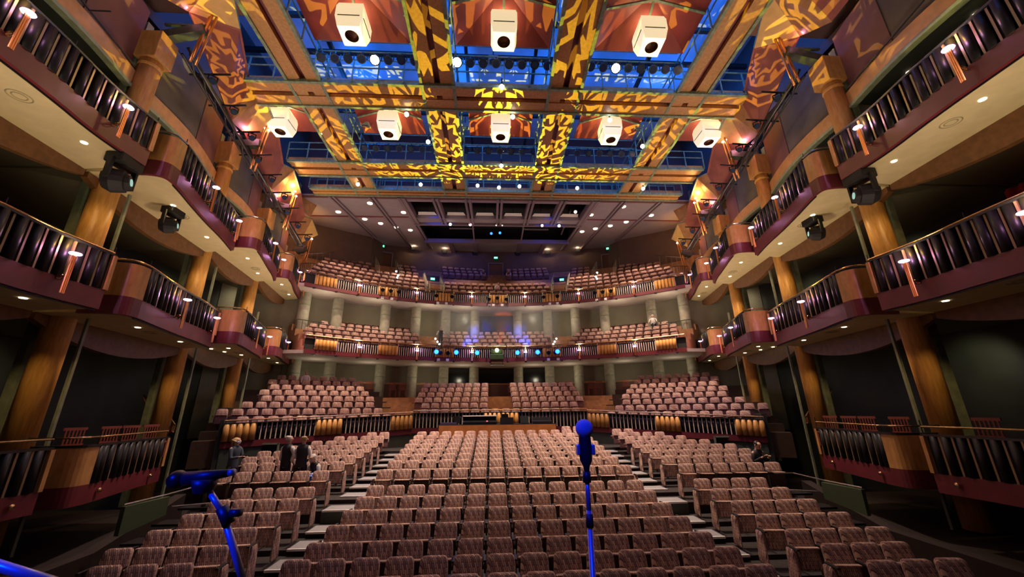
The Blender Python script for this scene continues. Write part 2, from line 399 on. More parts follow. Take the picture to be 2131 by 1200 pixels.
struct(m, 'trim_2', mat('red_ceiling_joint', (.16, .03, .04), .6))
m = M()
for x in (-5.5, -3.3, -1.1, 1.1, 3.3, 5.5): m.add([(x - .6, 26.6, 17.75), (x + .6, 26.6, 17.75), (x + .75, 26.95, 18.0), (x - .75, 26.95, 18.0)], [(0, 1, 2, 3)])
for n_, x in enumerate((-5.5, -3.3, -1.1, 1.1, 3.3, 5.5)):
    t = thing('reflector_panel', 'pale lit reflector panel in the grey ceiling opening, %s of six from the left' % ['first', 'second', 'third', 'fourth', 'fifth', 'sixth'][n_], 'ceiling panel', (x, 26.7, 17.7), 'reflector panels in the ceiling openings')
    M().add([(x - .6, 26.15, 17.62), (x + .6, 26.15, 17.62), (x + .72, 26.85, 17.74), (x - .72, 26.85, 17.74)], [(0, 3, 2, 1)]).make('panel', NOSE, t)
    M().tube([(x, 26.8, 17.78), (x, 26.8, 18.9)], .02).make('hanger', BLACK, t)
    light('reflector_light', 'SPOT', (x, 25.2, 17.25), 16, (1, .92, .75), (x, 26.6, 17.7), .06, 60, .8)
# high roof over the grid
m = M().box((0, 10, 22.2), (30, 27, .2)); struct(m, 'ceiling', ROOF)
for s in (-1, 1):  # dark screens added to hold the blue roof light off the sides
    m = M().box((s * 13.4, 11, 19.9), (.25, 24, 5.2)); struct(m, 'wall_' + SIDE[s], mat('upper_light_screen', (.05, .045, .05), .8))
for s in (-1, 1):
    struct(M().box((s * 11.7, 5.8, 17.75), (4.0, 11, .1)), 'ceiling', mat('dark_brown_infill', (.10, .06, .05), .7))
m = M().box((0, 23.2, 19.6), (29.5, .25, 5.2)); struct(m, 'wall_rear', mat('dark_red_backing', (.12, .04, .04), .8))

# ------------------------------------------------------------------ ceiling grid
def wood_beam(label, a, b, width, longi, cuts):
    """a, b: centre ends (x,y); underside strips at z 17, slot between, green edge pipes and walkway rail"""
    t = thing('ceiling_beam', label, 'beam', (a[0], a[1], 17))
    a = Vector((*a, 17)); b = Vector((*b, 17)); d = (b - a).normalized(); n = Vector((-d.y, d.x, 0))
    q = width / 2
    for k in (-1, 1):
        c0 = a + n * k * (q * .55); c1 = b + n * k * (q * .55)
        M().bar(c0 + Vector((0, 0, .16)), c1 + Vector((0, 0, .16)), q * .74, .3).make('wood_panel', WOODH, t)
    M().bar(a + Vector((0, 0, .3)), b + Vector((0, 0, .3)), q * .5, .2).make('slot', MAROON, t)
    for k in (-1, 1):
        M().bar(a + n * k * q + Vector((0, 0, .02)), b + n * k * q + Vector((0, 0, .02)), .13, .16).make('edge_pipe', GREENM, t)
    for k in (-1, 1):
        g = M(); L = (b - a).length; e = a + n * k * (q + .1)
        for h in (.75, 1.2): g.bar(e + Vector((0, 0, h)), e + d * L + Vector((0, 0, h)), .045, .045)
        nn = int(L / 1.1)
        for i in range(nn + 1):
            p = e + d * (L * i / nn); g.bar(p, p + Vector((0, 0, 1.2)), .05, .05)
        g.make('guard_rail', GREENM, t)
    return t
for x, nm in ((-8.72, 'far left'), (-2.95, 'centre left'), (2.75, 'centre right'), (8.62, 'far right')):
    wood_beam('amber lengthwise ceiling beam with red slot, %s of the four' % nm, (x, 1.5), (x, 22.9), 1.42, True, None)
for y, w_, nm in ((14.3, 1.4, 'nearest the stage'), (19.95, 1.35, 'middle one'), (22.45, .75, 'rearmost, above the grey ceiling')):
    t = wood_beam('amber crosswise ceiling beam with green pipes, %s' % nm, (-12.2, y), (12.2, y), w_, False, None)
    for c in t.children: c.location.z -= .05

# canopies and lanterns above the bays
def lantern(x, y, label, z=16.8, w_=.50):
    t = thing('ceiling_lantern', label, 'lamp', (x, y, z), 'white box lanterns under the red canopies')
    body = M(); h = 1.05
    pr = [(w_ * .82, -.05), (w_, .35), (w_, h - .2), (w_ * .9, h)]
    for (r0, z0), (r1, z1) in zip(pr[:-1], pr[1:]):
        for k in range(4):
            a0 = pi / 4 + k * pi / 2; a1 = a0 + pi / 2; q = sqrt(2)
            body.add([(x + r0 * q * cos(a0), y + r0 * q * sin(a0), z + z0), (x + r0 * q * cos(a1), y + r0 * q * sin(a1), z + z0),
                      (x + r1 * q * cos(a1), y + r1 * q * sin(a1), z + z1), (x + r1 * q * cos(a0), y + r1 * q * sin(a0), z + z1)], [(0, 1, 2, 3)])
    r0 = w_ * .82; ri = .25; n = 24; vs = []; fs = []
    for i in range(n):
        a = 2 * pi * i / n; c_, s_ = cos(a), sin(a); k = r0 / max(abs(c_), abs(s_))
        vs += [(x + c_ * k, y + s_ * k, z - .05), (x + c_ * ri, y + s_ * ri, z - .05)]
    for i in range(n): fs.append((2 * i, 2 * ((i + 1) % n), 2 * ((i + 1) % n) + 1, 2 * i + 1))
    body.make('lantern_shade', LANT, t); M().add(vs, fs).make('lantern_base', LANTB, t)
    g = M().lathe([(.25, z - .06), (.25, z + .12), (.18, z + .16), (.001, z + .17)], (x, y, 0), 20); g.make('lamp_opening', mat('lamp_opening', (.16, .07, .04), .35, .6) if 'lamp_opening' not in bpy.data.materials else bpy.data.materials['lamp_opening'], t, True)
    fr = M()
    for k in range(4):
        a0 = k * pi / 2; c_, s_ = cos(a0), sin(a0)
        fr.bar((x + c_ * (w_ + .01) - s_ * w_ * .8, y + s_ * (w_ + .01) + c_ * w_ * .8, z + .36), (x + c_ * (w_ + .01) + s_ * w_ * .8, y + s_ * (w_ + .01) - c_ * w_ * .8, z + .36), .03, .02)
    fr.make('frame_band', BLACK, t)
    M().cyl((x, y, z + h), (x, y, z + 1.5), .05).make('hanger', GREENM, t)
    light('lantern_light', 'POINT', (x, y, z + h + .2), 38, (1, .72, .42), size=.2, parent=t)
    return t
def canopy(x, y, w_, d_, label, z=17.75, half=0):
    t = thing('red_canopy', label, 'ceiling panel', (x, y, z))
    m = M(); q = .16; top = z + .75
    for i in range(4):
        cs = [(-1, -1), (1, -1), (1, 1), (-1, 1)]; (a, b), (c, d) = cs[i], cs[(i + 1) % 4]
        m.add([(x + a * w_ / 2, y + b * d_ / 2, z), (x + c * w_ / 2, y + d * d_ / 2, z), (x + c * w_ / 2 * q, y + d * d_ / 2 * q, top), (x + a * w_ / 2 * q, y + b * d_ / 2 * q, top)], [(0, 1, 2, 3)])
        m.add([(x + a * w_ / 2, y + b * d_ / 2, z + .05), (x + c * w_ / 2, y + d * d_ / 2, z + .05), (x + c * w_ / 2 * q, y + d * d_ / 2 * q, top + .05), (x + a * w_ / 2 * q, y + b * d_ / 2 * q, top + .05)], [(3, 2, 1, 0)])
    m.add([(x - w_ / 2 * q, y - d_ / 2 * q, top), (x + w_ / 2 * q, y - d_ / 2 * q, top), (x + w_ / 2 * q, y + d_ / 2 * q, top), (x - w_ / 2 * q, y + d_ / 2 * q, top)], [(0, 1, 2, 3)])
    m.make('canopy_panel', REDP, t)
    r_ = M()
    for a, b in ((1, 0), (-1, 0), (0, 1), (0, -1)):
        r_.bar((x, y, z + .55), (x + a * w_ / 2, y + b * d_ / 2, z - .06), .09, .07)
    r_.make('radial_arm', GREENM, t)
    return t
BN = {-5.83: 'left bay', -.1: 'centre bay', 5.7: 'right bay', -11.2: 'far left bay', 11.0: 'far right bay'}
for y, rn, xs in ((11.2, 'front row', (-5.83, -.1, 5.7)), (16.6, 'second row', (-11.2, -5.83, -.1, 5.7, 11.0))):
    for x in xs:
        wd, dp = (3.9, 3.6) if y < 12 else (3.3, 2.5)
        canopy(x, y - (.75 if y < 12 else .1), wd, dp, 'dark red pyramid canopy over lantern, %s, %s' % (rn, BN[x]))
        lantern(x, y, 'glowing white box lantern with round opening, %s, %s' % (rn, BN[x]))
for x, nm in ((-.1, 'centre'), (-5.83, 'left'), (5.7, 'right')): canopy(x, 5.6, 3.9, 3.6, 'dark red canopy nearest the camera, %s bay' % nm)
# roof steelwork seen in the blue gaps
k = 0
for x in (-10.9, -8.7, -3.9, -1.9, 1.7, 3.7, 7.7, 10.7):
    k += 1
    t = tag(M().bar((x, 1, 20.9), (x, 23, 20.9), .16, .26).make('roof_joist', VOID), 'dark lengthwise roof joist above the blue gaps, %s from the left' % ORD[k - 1], 'roof beam')
for k, y in enumerate((4, 7.6, 13.4, 15.3, 19.3)):
    tag(M().bar((-13, y, 20.6), (13, y, 20.6), .18, .22).make('roof_joist', VOID), 'dark crosswise roof joist above the grid, %s from the stage' % ORD[k], 'roof beam')

# ------------------------------------------------------------------ stage lights on pipes
def fixture(name, label, group, loc, aim, lens=None, r=.13, L=.36, mt=None, cat='stage light', hang=.35):
    t = thing(name, label, cat, loc, group)
    p = Vector(loc); d = (Vector(aim) - p).normalized()
    x = d.cross(Vector((0, 0, 1))); x = (x if x.length > .01 else Vector((1, 0, 0))).normalized()
    M().cyl(p - d * L * .55, p + d * L * .2, r * .75, r, 12).cyl(p + d * L * .2, p + d * L * .45, r * 1.15, r * 1.15, 12).make('housing', mt or BLACK, t, False)
    M().cyl(p + d * L * .451, p + d * L * .47, r * .9, r * .9, 12).make('lens', lens or BLKG, t)
    y = M()
    for s in (-1, 1): y.bar(p + x * s * r * 1.25, p + x * s * r * 1.25 + Vector((0, 0, hang * .7)), .03, .04)
    y.bar(p - x * r * 1.3 + Vector((0, 0, hang * .7)), p + x * r * 1.3 + Vector((0, 0, hang * .7)), .04, .03)
    y.bar(p + Vector((0, 0, hang * .7)), p + Vector((0, 0, hang)), .05, .05)
    y.make('yoke', BLACK, t)
    return t
GLASS = mat('lens_glass', (.03, .05, .13), .12, spec=1)
FIXM = mat('fixture_grey', (.06, .065, .09), .4, .3)
for y, z, rn, nb in ((12.9, 17.55, 'front pipe', 8), (18.7, 17.5, 'second pipe', 7)):
    for bx, bn in ((-5.8, 'left bay'), (-.1, 'centre bay'), (5.7, 'right bay')):
        tag(M().tube([(bx - 2.1, y, z + .38), (bx + 2.1, y, z + .38)], .035).tube([(bx - 2.1, y, z + .95), (bx + 2.1, y, z + .95)], .03).make('lighting_pipe', GREENM),
            'horizontal lighting pipe, %s, %s' % (rn, bn), 'pipe')
        for i in range(nb):
            x = bx - 1.95 + 3.9 * i / (nb - 1)
            glow = (y < 14 and bn != 'centre bay' and i == (4 if bx < 0 else 2)) or (y < 14 and bn == 'centre bay' and i == 0)
            fixture('stage_light', 'stage light on %s of %s, %s from its left end' % (rn, bn, ORD[i]), 'stage lights on the ceiling pipes',
                    (x, y, z), (x * .6, 1 if i % 3 else -2, 1.5), E_BRT if glow else GLASS, r=.16 if not glow else .2, mt=FIXM if i % 2 else BLACK)
# bare bulbs hanging at the grid
for i, (x, y, z, w_) in enumerate(((-.12, 13.45, 16.85, 'on front pipe at the centre'), (-4.6, 15.1, 16.7, 'under the front cross beam, left bay'), (.45, 15.1, 16.72, 'under the front cross beam, centre bay'),
        (5.2, 15.1, 16.7, 'under the front cross beam, right bay'), (-3.9, 17.1, 16.75, 'beside centre left beam'), (7.6, 17.1, 16.8, 'beside far right beam'), (.0, 19.1, 16.8, 'under second pipe at the centre'),
        (-8.9, 21.3, 16.8, 'between rear cross beams, far left'), (-5.0, 21.2, 16.8, 'between rear cross beams, left'), (-1.45, 21.2, 16.8, 'between rear cross beams, left of centre'), (-.1, 21.3, 16.75, 'between rear cross beams, centre'),
        (1.2, 21.2, 16.8, 'between rear cross beams, right of centre'), (4.9, 21.2, 16.75, 'between rear cross beams, right'), (9.2, 21.2, 16.8, 'between rear cross beams, far right'), (-9.4, 17.0, 17.1, 'beside far left beam'))):
    t = thing('hanging_bulb', 'small bright round bulb %s' % w_, 'lamp', (x, y, z), 'bare work bulbs of the ceiling grid')
    M().ball((x, y, z), .11, 10).make('bulb', E_BULB, t, True)
    M().cyl((x, y, z + .09), (x, y, z + .45), .04).make('socket', BLACK, t)
# grey floodlight boxes
for x, y, z, w_ in ((-8.0, 9.6, 18.2, 'left of front left lantern'), (-.5, 13.4, 18.3, 'behind front centre lantern'), (7.9, 9.9, 18.2, 'right of front right lantern'), (-7.3, 17.3, 17.9, 'beside second row left lantern'),
                (-2.0, 17.2, 17.9, 'left of second row centre lantern'), (7.4, 17.0, 17.9, 'beside second row right lantern'), (1.95, 9.3, 18.2, 'beside centre right beam')):
    t = thing('floodlight', 'grey box floodlight %s' % w_, 'stage light', (x, y, z))
    M().box((x, y, z), (.42, .5, .2), rx=.4).make('housing', mat('grey_housing', (.30, .34, .30), .5) if 'grey_housing' not in bpy.data.materials else bpy.data.materials['grey_housing'], t)
    M().box((x, y - .01, z - .11), (.34, .4, .03), rx=.4).make('glass', GLASS, t)
    M().bar((x, y, z + .1), (x, y, z + .6), .05, .05).make('bracket', BLACK, t)

# ------------------------------------------------------------------ side columns
CN = ('nearest the stage', 'second from the stage', 'third from the stage', 'fourth from the stage', 'rearmost')
for s in (-1, 1):
    for k, (x, y, zt) in enumerate(COLS):
        if k == 0: continue
        X = s * x; zb = (0, .1, .1, .6, 1.2)[k]; r = .31
        t = thing('timber_column', 'round amber timber column of the %s boxes, %s' % (SIDE[s], CN[k - 1]), 'column', (X, y, zb))
        M().cyl((X, y, zb), (X, y, zt - .5), r, r, 24).make('shaft', WOOD, t, False).data.polygons.foreach_set('use_smooth', [True] * 24 + [False] * 2)
        M().box((X - s * .02, y, zt - .55), (.72, .72, 1.1)).make('capital', WOODH, t, bevel=.02)
        M().lathe([(r + .001, zt - 1.4), (r + .02, zt - 1.38), (r + .02, zt - 1.3), (r + .001, zt - 1.28)], (X, y, 0), 20).make('collar', WOOD, t)
        M().bar((X + s * .50, y - .05, zb), (X + s * .50, y - .05, zt + .6), .20, .24, (0, 1, 0)).make('pilaster', PILA, t)
        M().bar((X - s * .62, y + .1, zb), (X - s * .62, y + .1, zt - 6.2), .07, .07, (0, 1, 0)).make('service_pipe', PILA, t)

# ------------------------------------------------------------------ side boxes
def resample(path, step):
    out = []; L = 0
    for a, b in zip(path[:-1], path[1:]):
        d = hypot(b[0] - a[0], b[1] - a[1]); n = max(1, round(d / step))
        for i in range(n): out.append((a[0] + (b[0] - a[0]) * i / n, a[1] + (b[1] - a[1]) * i / n, atan2(b[1] - a[1], b[0] - a[0])))
    out.append((*path[-1], out[-1][2])); return out
def smooth_path(p, it=2):
    for _ in range(it):
        q = [p[0]]
        for a, b in zip(p[:-1], p[1:]):
            q += [(a[0] * .75 + b[0] * .25, a[1] * .75 + b[1] * .25), (a[0] * .25 + b[0] * .75, a[1] * .25 + b[1] * .75)]
        q.append(p[-1]); p = q
    return p
BOXES = (dict(ret=None, front=[(10.0, 3.5), (10.1, 5.5), (10.2, 7.2), (10.42, 8.6), (10.35, 9.85)], col=((12.0, 3.5), (12.3, 10.1))),
         dict(ret=[(11.25, 10.2), (10.55, 10.22), (10.2, 10.4), (10.22, 10.8)], front=[(10.22, 10.8), (10.32, 11.2), (10.58, 12.0), (10.98, 13.4), (11.25, 14.6), (11.66, 15.9)], col=((12.3, 10.2), (13.1, 16.2))),
         dict(ret=[(12.2, 16.25), (11.4, 16.28), (11.1, 16.45), (11.12, 16.8)], front=[(11.12, 16.8), (11.3, 17.4), (11.85, 19.0), (12.15, 20.0), (12.6, 21.0)], col=((13.15, 16.25), (13.9, 21.2))),
         dict(ret=[(13.2, 21.45), (12.6, 21.48), (12.3, 21.65), (12.32, 22.0)], front=[(12.32, 22.0), (12.5, 22.7), (13.1, 24.2), (13.35, 25.1), (13.65, 26.0)], col=((13.95, 21.4), (14.9, 26.4))))
BXN = ('nearest the stage', 'second from the stage', 'third from the stage', 'rearmost')
TIERS = (('upper tier', (10.0, 10.0, 10.35, 10.75)), ('middle tier', (5.8, 5.8, 6.05, 6.3)), ('lowest tier', (1.25, 1.25)))
def lamp(x, y, z, nx, ny, label, group, power, ring=.1, rod=.95, lit=True, glow=1.):
    """bracket lamp on a balcony front: copper rods, glowing ring; (nx,ny) points away from the balcony"""
    t = thing('balcony_lamp', label, 'lamp', (x, y, z), group)
    tx, ty = -ny, nx
    m = M()
    for k, h in ((-1, 0), (0, .06), (1, 0)):
        m.cyl((x + tx * k * .035, y + ty * k * .035, z - rod), (x + tx * k * .035, y + ty * k * .035, z + h - .05), .016, n=6)
    m.make('copper_rod', COPPER, t)
    M().torus((x, y, z), ring, .02, 18, 6).lathe([(.02, z - .05), (ring * .7, z - .03), (ring, z)], (x, y, 0), 14).make('ring_light', E_RING if lit else BRASS, t, True)
    M().bar((x, y, z - rod * .55), (x - nx * .3, y - ny * .3, z - rod * .62), .03, .03).torus((x - nx * .16, y - ny * .16, z - rod * .6), .07, .012, 12, 5, (tx, ty, 0)).make('wall_bracket', BRASS, t)
    if lit:
        light('lamp_glow', 'POINT', (x + nx * .02, y + ny * .02, z + .12), power * .85, (1, .42, .95), size=.06, parent=t)
        light('lamp_uplight', 'SPOT', (x + nx * .3, y + ny * .3, z + .1), power * 5, (1, .85, .52), (x - nx * .4, y - ny * .4, z + 3), size=.1, spot=125, blend=.6, parent=t)
        light('lamp_amber', 'POINT', (x - nx * .10, y - ny * .10, z + .32), power * .35, (1, .55, .06), size=.04, parent=t)
    return t

def arch_beam(m, a, b, zt, rise, th=.18):
    n = 14; a = Vector(a); b = Vector(b); d = (b - a).normalized(); nn = Vector((-d.y, d.x)) * th / 2; vs = []
    for i in range(n + 1):
        u = i / n; p = a + (b - a) * u; zb = zt - .25 - rise * sin(pi * u) ** .8 
        for q in (p + nn, p - nn): vs += [(q.x, q.y, zt), (q.x, q.y, zb)]
    fs = [(0, 1, 3, 2), (4 * n, 4 * n + 2, 4 * n + 3, 4 * n + 1)]
    for i in range(n):
        k = 4 * i; fs += [(k, k + 4, k + 5, k + 1), (k + 2, k + 3, k + 7, k + 6), (k + 1, k + 5, k + 7, k + 3), (k, k + 2, k + 6, k + 4)]
    m.add(vs, fs)

for s in (-1, 1):
    for tn, zs in TIERS:
        for bi, z0 in enumerate(zs):
            B = BOXES[bi]; low = tn == 'lowest tier'
            front = smooth_path(B['front'])
            if low and bi == 1: front = [p for p in front if p[1] < 14.35]
            ret = smooth_path(B['ret'], 2) if B['ret'] else None
            full = (ret[:-1] if ret else []) + front
            F = [mx(p, s) for p in front]; U = [mx(p, s) for p in full]
            fx, fy = F[len(F) // 2]
            t = thing('box_balcony', '%s %s box balcony with maroon fascia, %s' % (SIDE[s], tn, BXN[bi]), 'balcony', (fx, fy, z0))
            M().wall(U, z0 - .04, z0 + (.40 if low else .46), .10, -s).make('fascia', MAROON, t)
            zp = z0 + (.40 if low else .46); zq = z0 + (1.25 if low else 1.38)
            if ret:
                M().wall([mx(p, s) for p in ret[:-1]] + [F[0], F[1]], zp, zq, .07, -s).make('curved_wood_panel', WOODH, t)
            e = F[-1]; M().box((e[0], e[1] - .03, (zp + zq) / 2), (.10, .09, zq - zp)).make('end_post', WOODH, t)
            if ret is None or low: pass
            # balusters: dark half-round staves alternating with slim wood slats
            stv = M(); slt = M(); inset = .05 * s
            pts = resample(F[(1 if ret else 0):], .15)
            for i, (x, y, a) in enumerate(pts[1:-1]):
                if i % 2 == 0:
                    stv.cyl((x + inset, y, zp), (x + inset, y, zq), .098, n=10)
                else:
                    slt.box((x + inset * .6, y, (zp + zq) / 2), (.045, .04, zq - zp), rz=a)
            stv.make('dark_staves', STAVE, t, True); slt.make('wood_slats', SLATD, t)
            M().wall([(x + .14 * s, y) for x, y in F], zp, zq, .03, -s).make('backing_panel', DARK, t)
            M().wall([(x - .03 * s, y) for x, y in (U if low else F)], zq, zq + .05, .2, -s).make('top_cap', BLACK, t)
            zr = zq + (.22 if low else .1)
            rl = M().tube([(x + .06 * s, y, zr) for x, y in U[(0 if low else (2 if ret else 0)):]], .026, 6)
            rl.make('brass_rail', BRASS if (tn != 'upper tier') else CHROME, t)
            ps = M()
            for q in (0, len(F) // 2, len(F) - 1):
                ps.cyl((F[q][0] + .06 * s, F[q][1], zq), (F[q][0] + .06 * s, F[q][1], zr + .16), .012, n=5)
            ps.make('rail_post', BLACK, t)
            # slab: cream soffit to the column line, then dark
            c0, c1 = B['col']
            if low and bi == 1: c1 = (12.9, 14.3)
            poly = [mx(p, s) for p in full] + [mx(c1, s), mx(c0, s)]
            if s < 0: poly = poly[::-1]
            inner = [(p[0] + .05 * s, p[1]) for p in poly]
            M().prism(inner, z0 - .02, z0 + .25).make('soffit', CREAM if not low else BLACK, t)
            if not low:
                M().wall([(x + .09 * s, y) for x, y in F], z0 - .07, z0 - .02, .035, -s).make('soffit_slot', BLACK, t)
                q = len(F) // 2
                cx, cy_ = F[q][0] + .75 * s, F[q][1]
                g = M()
                for r_ in (.12, .2): g.torus((cx, cy_, z0 - .02), r_, .015, 20, 4)
                g.make('air_grille', mat('grille', (.35, .30, .16), .7) if 'grille' not in bpy.data.materials else bpy.data.materials['grille'], t)
            w0, w1 = c0, c1
            poly = [mx(p, s) for p in (w0, w1, (16.9, w1[1]), (16.9, w0[1]))]
            M().prism(poly if s > 0 else poly[::-1], z0 + .05, z0 + .3).make('inner_floor', mat('inner_slab', (.10, .08, .05), .8) if 'inner_slab' not in bpy.data.materials else bpy.data.materials['inner_slab'], t)
            if not low:
                am = M(); arch_beam(am, mx(c0, s), mx(c1, s), z0 + .05, .55); am.make('arched_beam', mat('dark_wood_beam', (.20, .085, .03), .5, noise=.3) if 'dark_wood_beam' not in bpy.data.materials else bpy.data.materials['dark_wood_beam'], t)
            # knobs or lamps
            if low:
                for q in (len(F) // 3, len(F) * 5 // 6):
                    sub_ = M().lathe([(.001, -.05), (.05, -.045), (.065, -.02), (.05, 0)], (0, 0, 0), 14, axis='Y')
                    mm = Matrix.Translation((F[q][0] - s * .03, F[q][1], z0 + .2)) @ Matrix.Rotation(-s * pi / 2, 4, 'Z')
                    kb = M(); kb.merge(sub_, mm); kb.make('brass_knob', BRASS, t, True)
        # downlights under each soffit and lamps on each front
    LP = (((10.06, 4.0), (10.13, 6.2), (10.38, 8.75)), ((10.66, 12.6), (11.4, 15.15)), ((11.55, 18.2), (12.25, 20.4)), ((12.85, 23.5), (13.5, 25.6)))
    for tn, zs in TIERS[:2]:
        n = 0
        for bi, z0 in enumerate(zs):
            for (x, y) in LP[bi]:
                n += 1; pw = 22 if tn == 'upper tier' else 22
                lamp(s * (x - .22), y, z0 + 1.0, -s, 0, 'copper bracket lamp with violet glowing ring, %s %s, %s from the stage' % (SIDE[s], tn, ORD[n - 1]),
                     'ring lamps on the side balconies', pw, ring=.095)
    DL = ((0, 10.85, 6.6), (0, 10.95, 4.4), (0, 11.1, 8.9), (1, 11.3, 12.1), (1, 11.9, 14.6), (2, 12.2, 17.7), (2, 12.9, 19.8), (3, 13.3, 22.9), (3, 13.9, 25.0))
    for tn, zs in TIERS[:2]:
        for n, (bi, x, y) in enumerate(DL):
            tag(M().cyl((s * x, y, zs[bi] - .035), (s * x, y, zs[bi] - .021), .07, n=14).make('downlight', E_DOWN),
                'round recessed downlight under %s %s soffit, %s from the stage' % (SIDE[s], tn, ORD[n]), 'downlight', 'recessed downlights in the side soffits')
    for n, (x, y) in enumerate(((13.4, 16.9), (13.6, 18.2), (13.75, 19.6))):
        tag(M().cyl((s * 13.0, 16.9 + n * .9, 6.0), (s * 13.0, 16.9 + n * .9, 6.02), .06, n=14).make('downlight', E_DOWN), 'small downlight under %s middle tier near column, %s of three' % (SIDE[s], ORD[n]), 'downlight', 'recessed downlights in the side soffits')

# structure above the upper side boxes: wood bands, grey panels, ceiling downlights
for s in (-1, 1):
    for k in range(4):
        (x0, y0, z0), (x1, y1, z1) = COLS[k], COLS[k + 1]
        zt = (13.6, 13.4, 13.2, 13.1)[k]
        a = Vector((s * (x0 + .1), y0 + .3)); b = Vector((s * (x1 + .1), y1 - .3))
        pts = [(a.x + (b.x - a.x) * i / 10 - s * .25 * sin(pi * i / 10), a.y + (b.y - a.y) * i / 10) for i in range(11)]
        t = thing('curved_band', 'curved wood band above %s upper boxes, %s bay' % (SIDE[s], ('nearest', 'second', 'third', 'rearmost')[k]), 'wall panel', (pts[5][0], pts[5][1], zt))
        M().wall(pts, zt, zt + .55, .1, -s).make('wood_band', WSAIL, t)
        M().wall([(x - s * .05, y) for x, y in pts], zt - .12, zt, .2, -s).make('lower_rim', PILA, t)
        M().wall([(x + s * .22, y) for x, y in pts[6:]], zt + .55, zt + 3.2, .1, -s).make('red_brown_panel', REDD, t)
        M().wall([(x + s * .25, y) for x, y in pts[:7]], zt + .55, zt + 3.2, .1, -s).make('grey_panel', mat('plaster_grey', (.13, .11, .09), .8, noise=.4, nscale=1) if 'plaster_grey' not in bpy.data.materials else bpy.data.materials['plaster_grey'], t)
        M().prism([(pts[0][0], pts[0][1]), (pts[-1][0], pts[-1][1]), (s * 17, pts[-1][1]), (s * 17, pts[0][1])][::s], zt + .05, zt + .2).make('inner_ceiling', DARK, t)
        for q in (3, 7):
            cx, cy_ = pts[q][0] + s * 1.0, pts[q][1]
            tag(M().cyl((cx, cy_, zt + .02), (cx, cy_, zt + .045), .08, n=14).make('downlight', E_DOWN), 'bright downlight in dark ceiling over %s upper boxes, %s bay, %s' % (SIDE[s], ('nearest', 'second', 'third', 'rearmost')[k], 'nearer the stage' if q == 3 else 'farther from the stage'), 'downlight', 'downlights over the upper boxes')

t = thing('red_curtain', 'red lit curtain in the dark of the right middle-tier box, by picture edge', 'curtain', (15.5, 9.6, 6.4))
m = M(); vs = []
for i in range(41):
    y = 7.2 + 2.6 * i / 40; x = 15.5 + .07 * sin(i * 1.3); vs += [(x, y, 6.2), (x, y, 9.6)]
m.add(vs, [(2 * i, 2 * i + 2, 2 * i + 3, 2 * i + 1) for i in range(40)]); m.make('cloth', mat('red_cloth', (.45, .03, .03), .9), t, True)
M().tube([(15.5, 7.1, 9.62), (15.5, 9.9, 9.62)], .025).make('curtain_rod', BLACK, t)
light('curtain_light', 'SPOT', (13.4, 8.2, 9.4), 40, (1, .5, .4), (15.5, 8.4, 8), .1, 80, .7)
for s in (-1, 1):
    for (y, z, p) in ((13.5, 9.3, 9), (18.7, 9.4, 10), (12.6, 5.0, 7), (23.6, 10.2, 8)):
        light('box_wall_light', 'SPOT', (s * 15.3, y, z), p * 5, (1, .9, .6), (s * 17, y + .3, z - .6), .08, 95, .8)
# sails, torches and lighting truss
SAIL = {1: dict(A=(9.4, 9.4, 17.5), B=(10.31, 11.6, 17.45), C=(11.37, 10.6, 16.94), E=(9.6, 8.7, 17.1), D=(10.9, 9.0, 15.6)),
        2: dict(A=(11.2, 15.0, 17.4), B=(11.5, 16.9, 16.97), C=(12.46, 15.9, 16.1), E=(11.3, 14.1, 17.13), D=(12.1, 14.5, 15.58)),
        3: dict(A=(12.13, 19.9, 16.8), B=(12.48, 21.7, 16.37), C=(13.32, 20.8, 15.5), E=(12.22, 19.0, 16.5), D=(13.02, 19.4, 14.95)),
        4: dict(A=(13.35, 25.2, 16.41), B=(13.63, 27.0, 16.03), C=(14.4, 26.1, 14.91), E=(13.4, 24.3, 16.11), D=(14.2, 24.7, 15.21))}
TZ = {1: (10.75, 10.9, 17.5, 2.35), 2: (11.7, 16.3, 16.85, 2.3), 3: (12.55, 21.2, 16.1, 2.25), 4: (13.85, 26.5, 15.7, 2.15)}
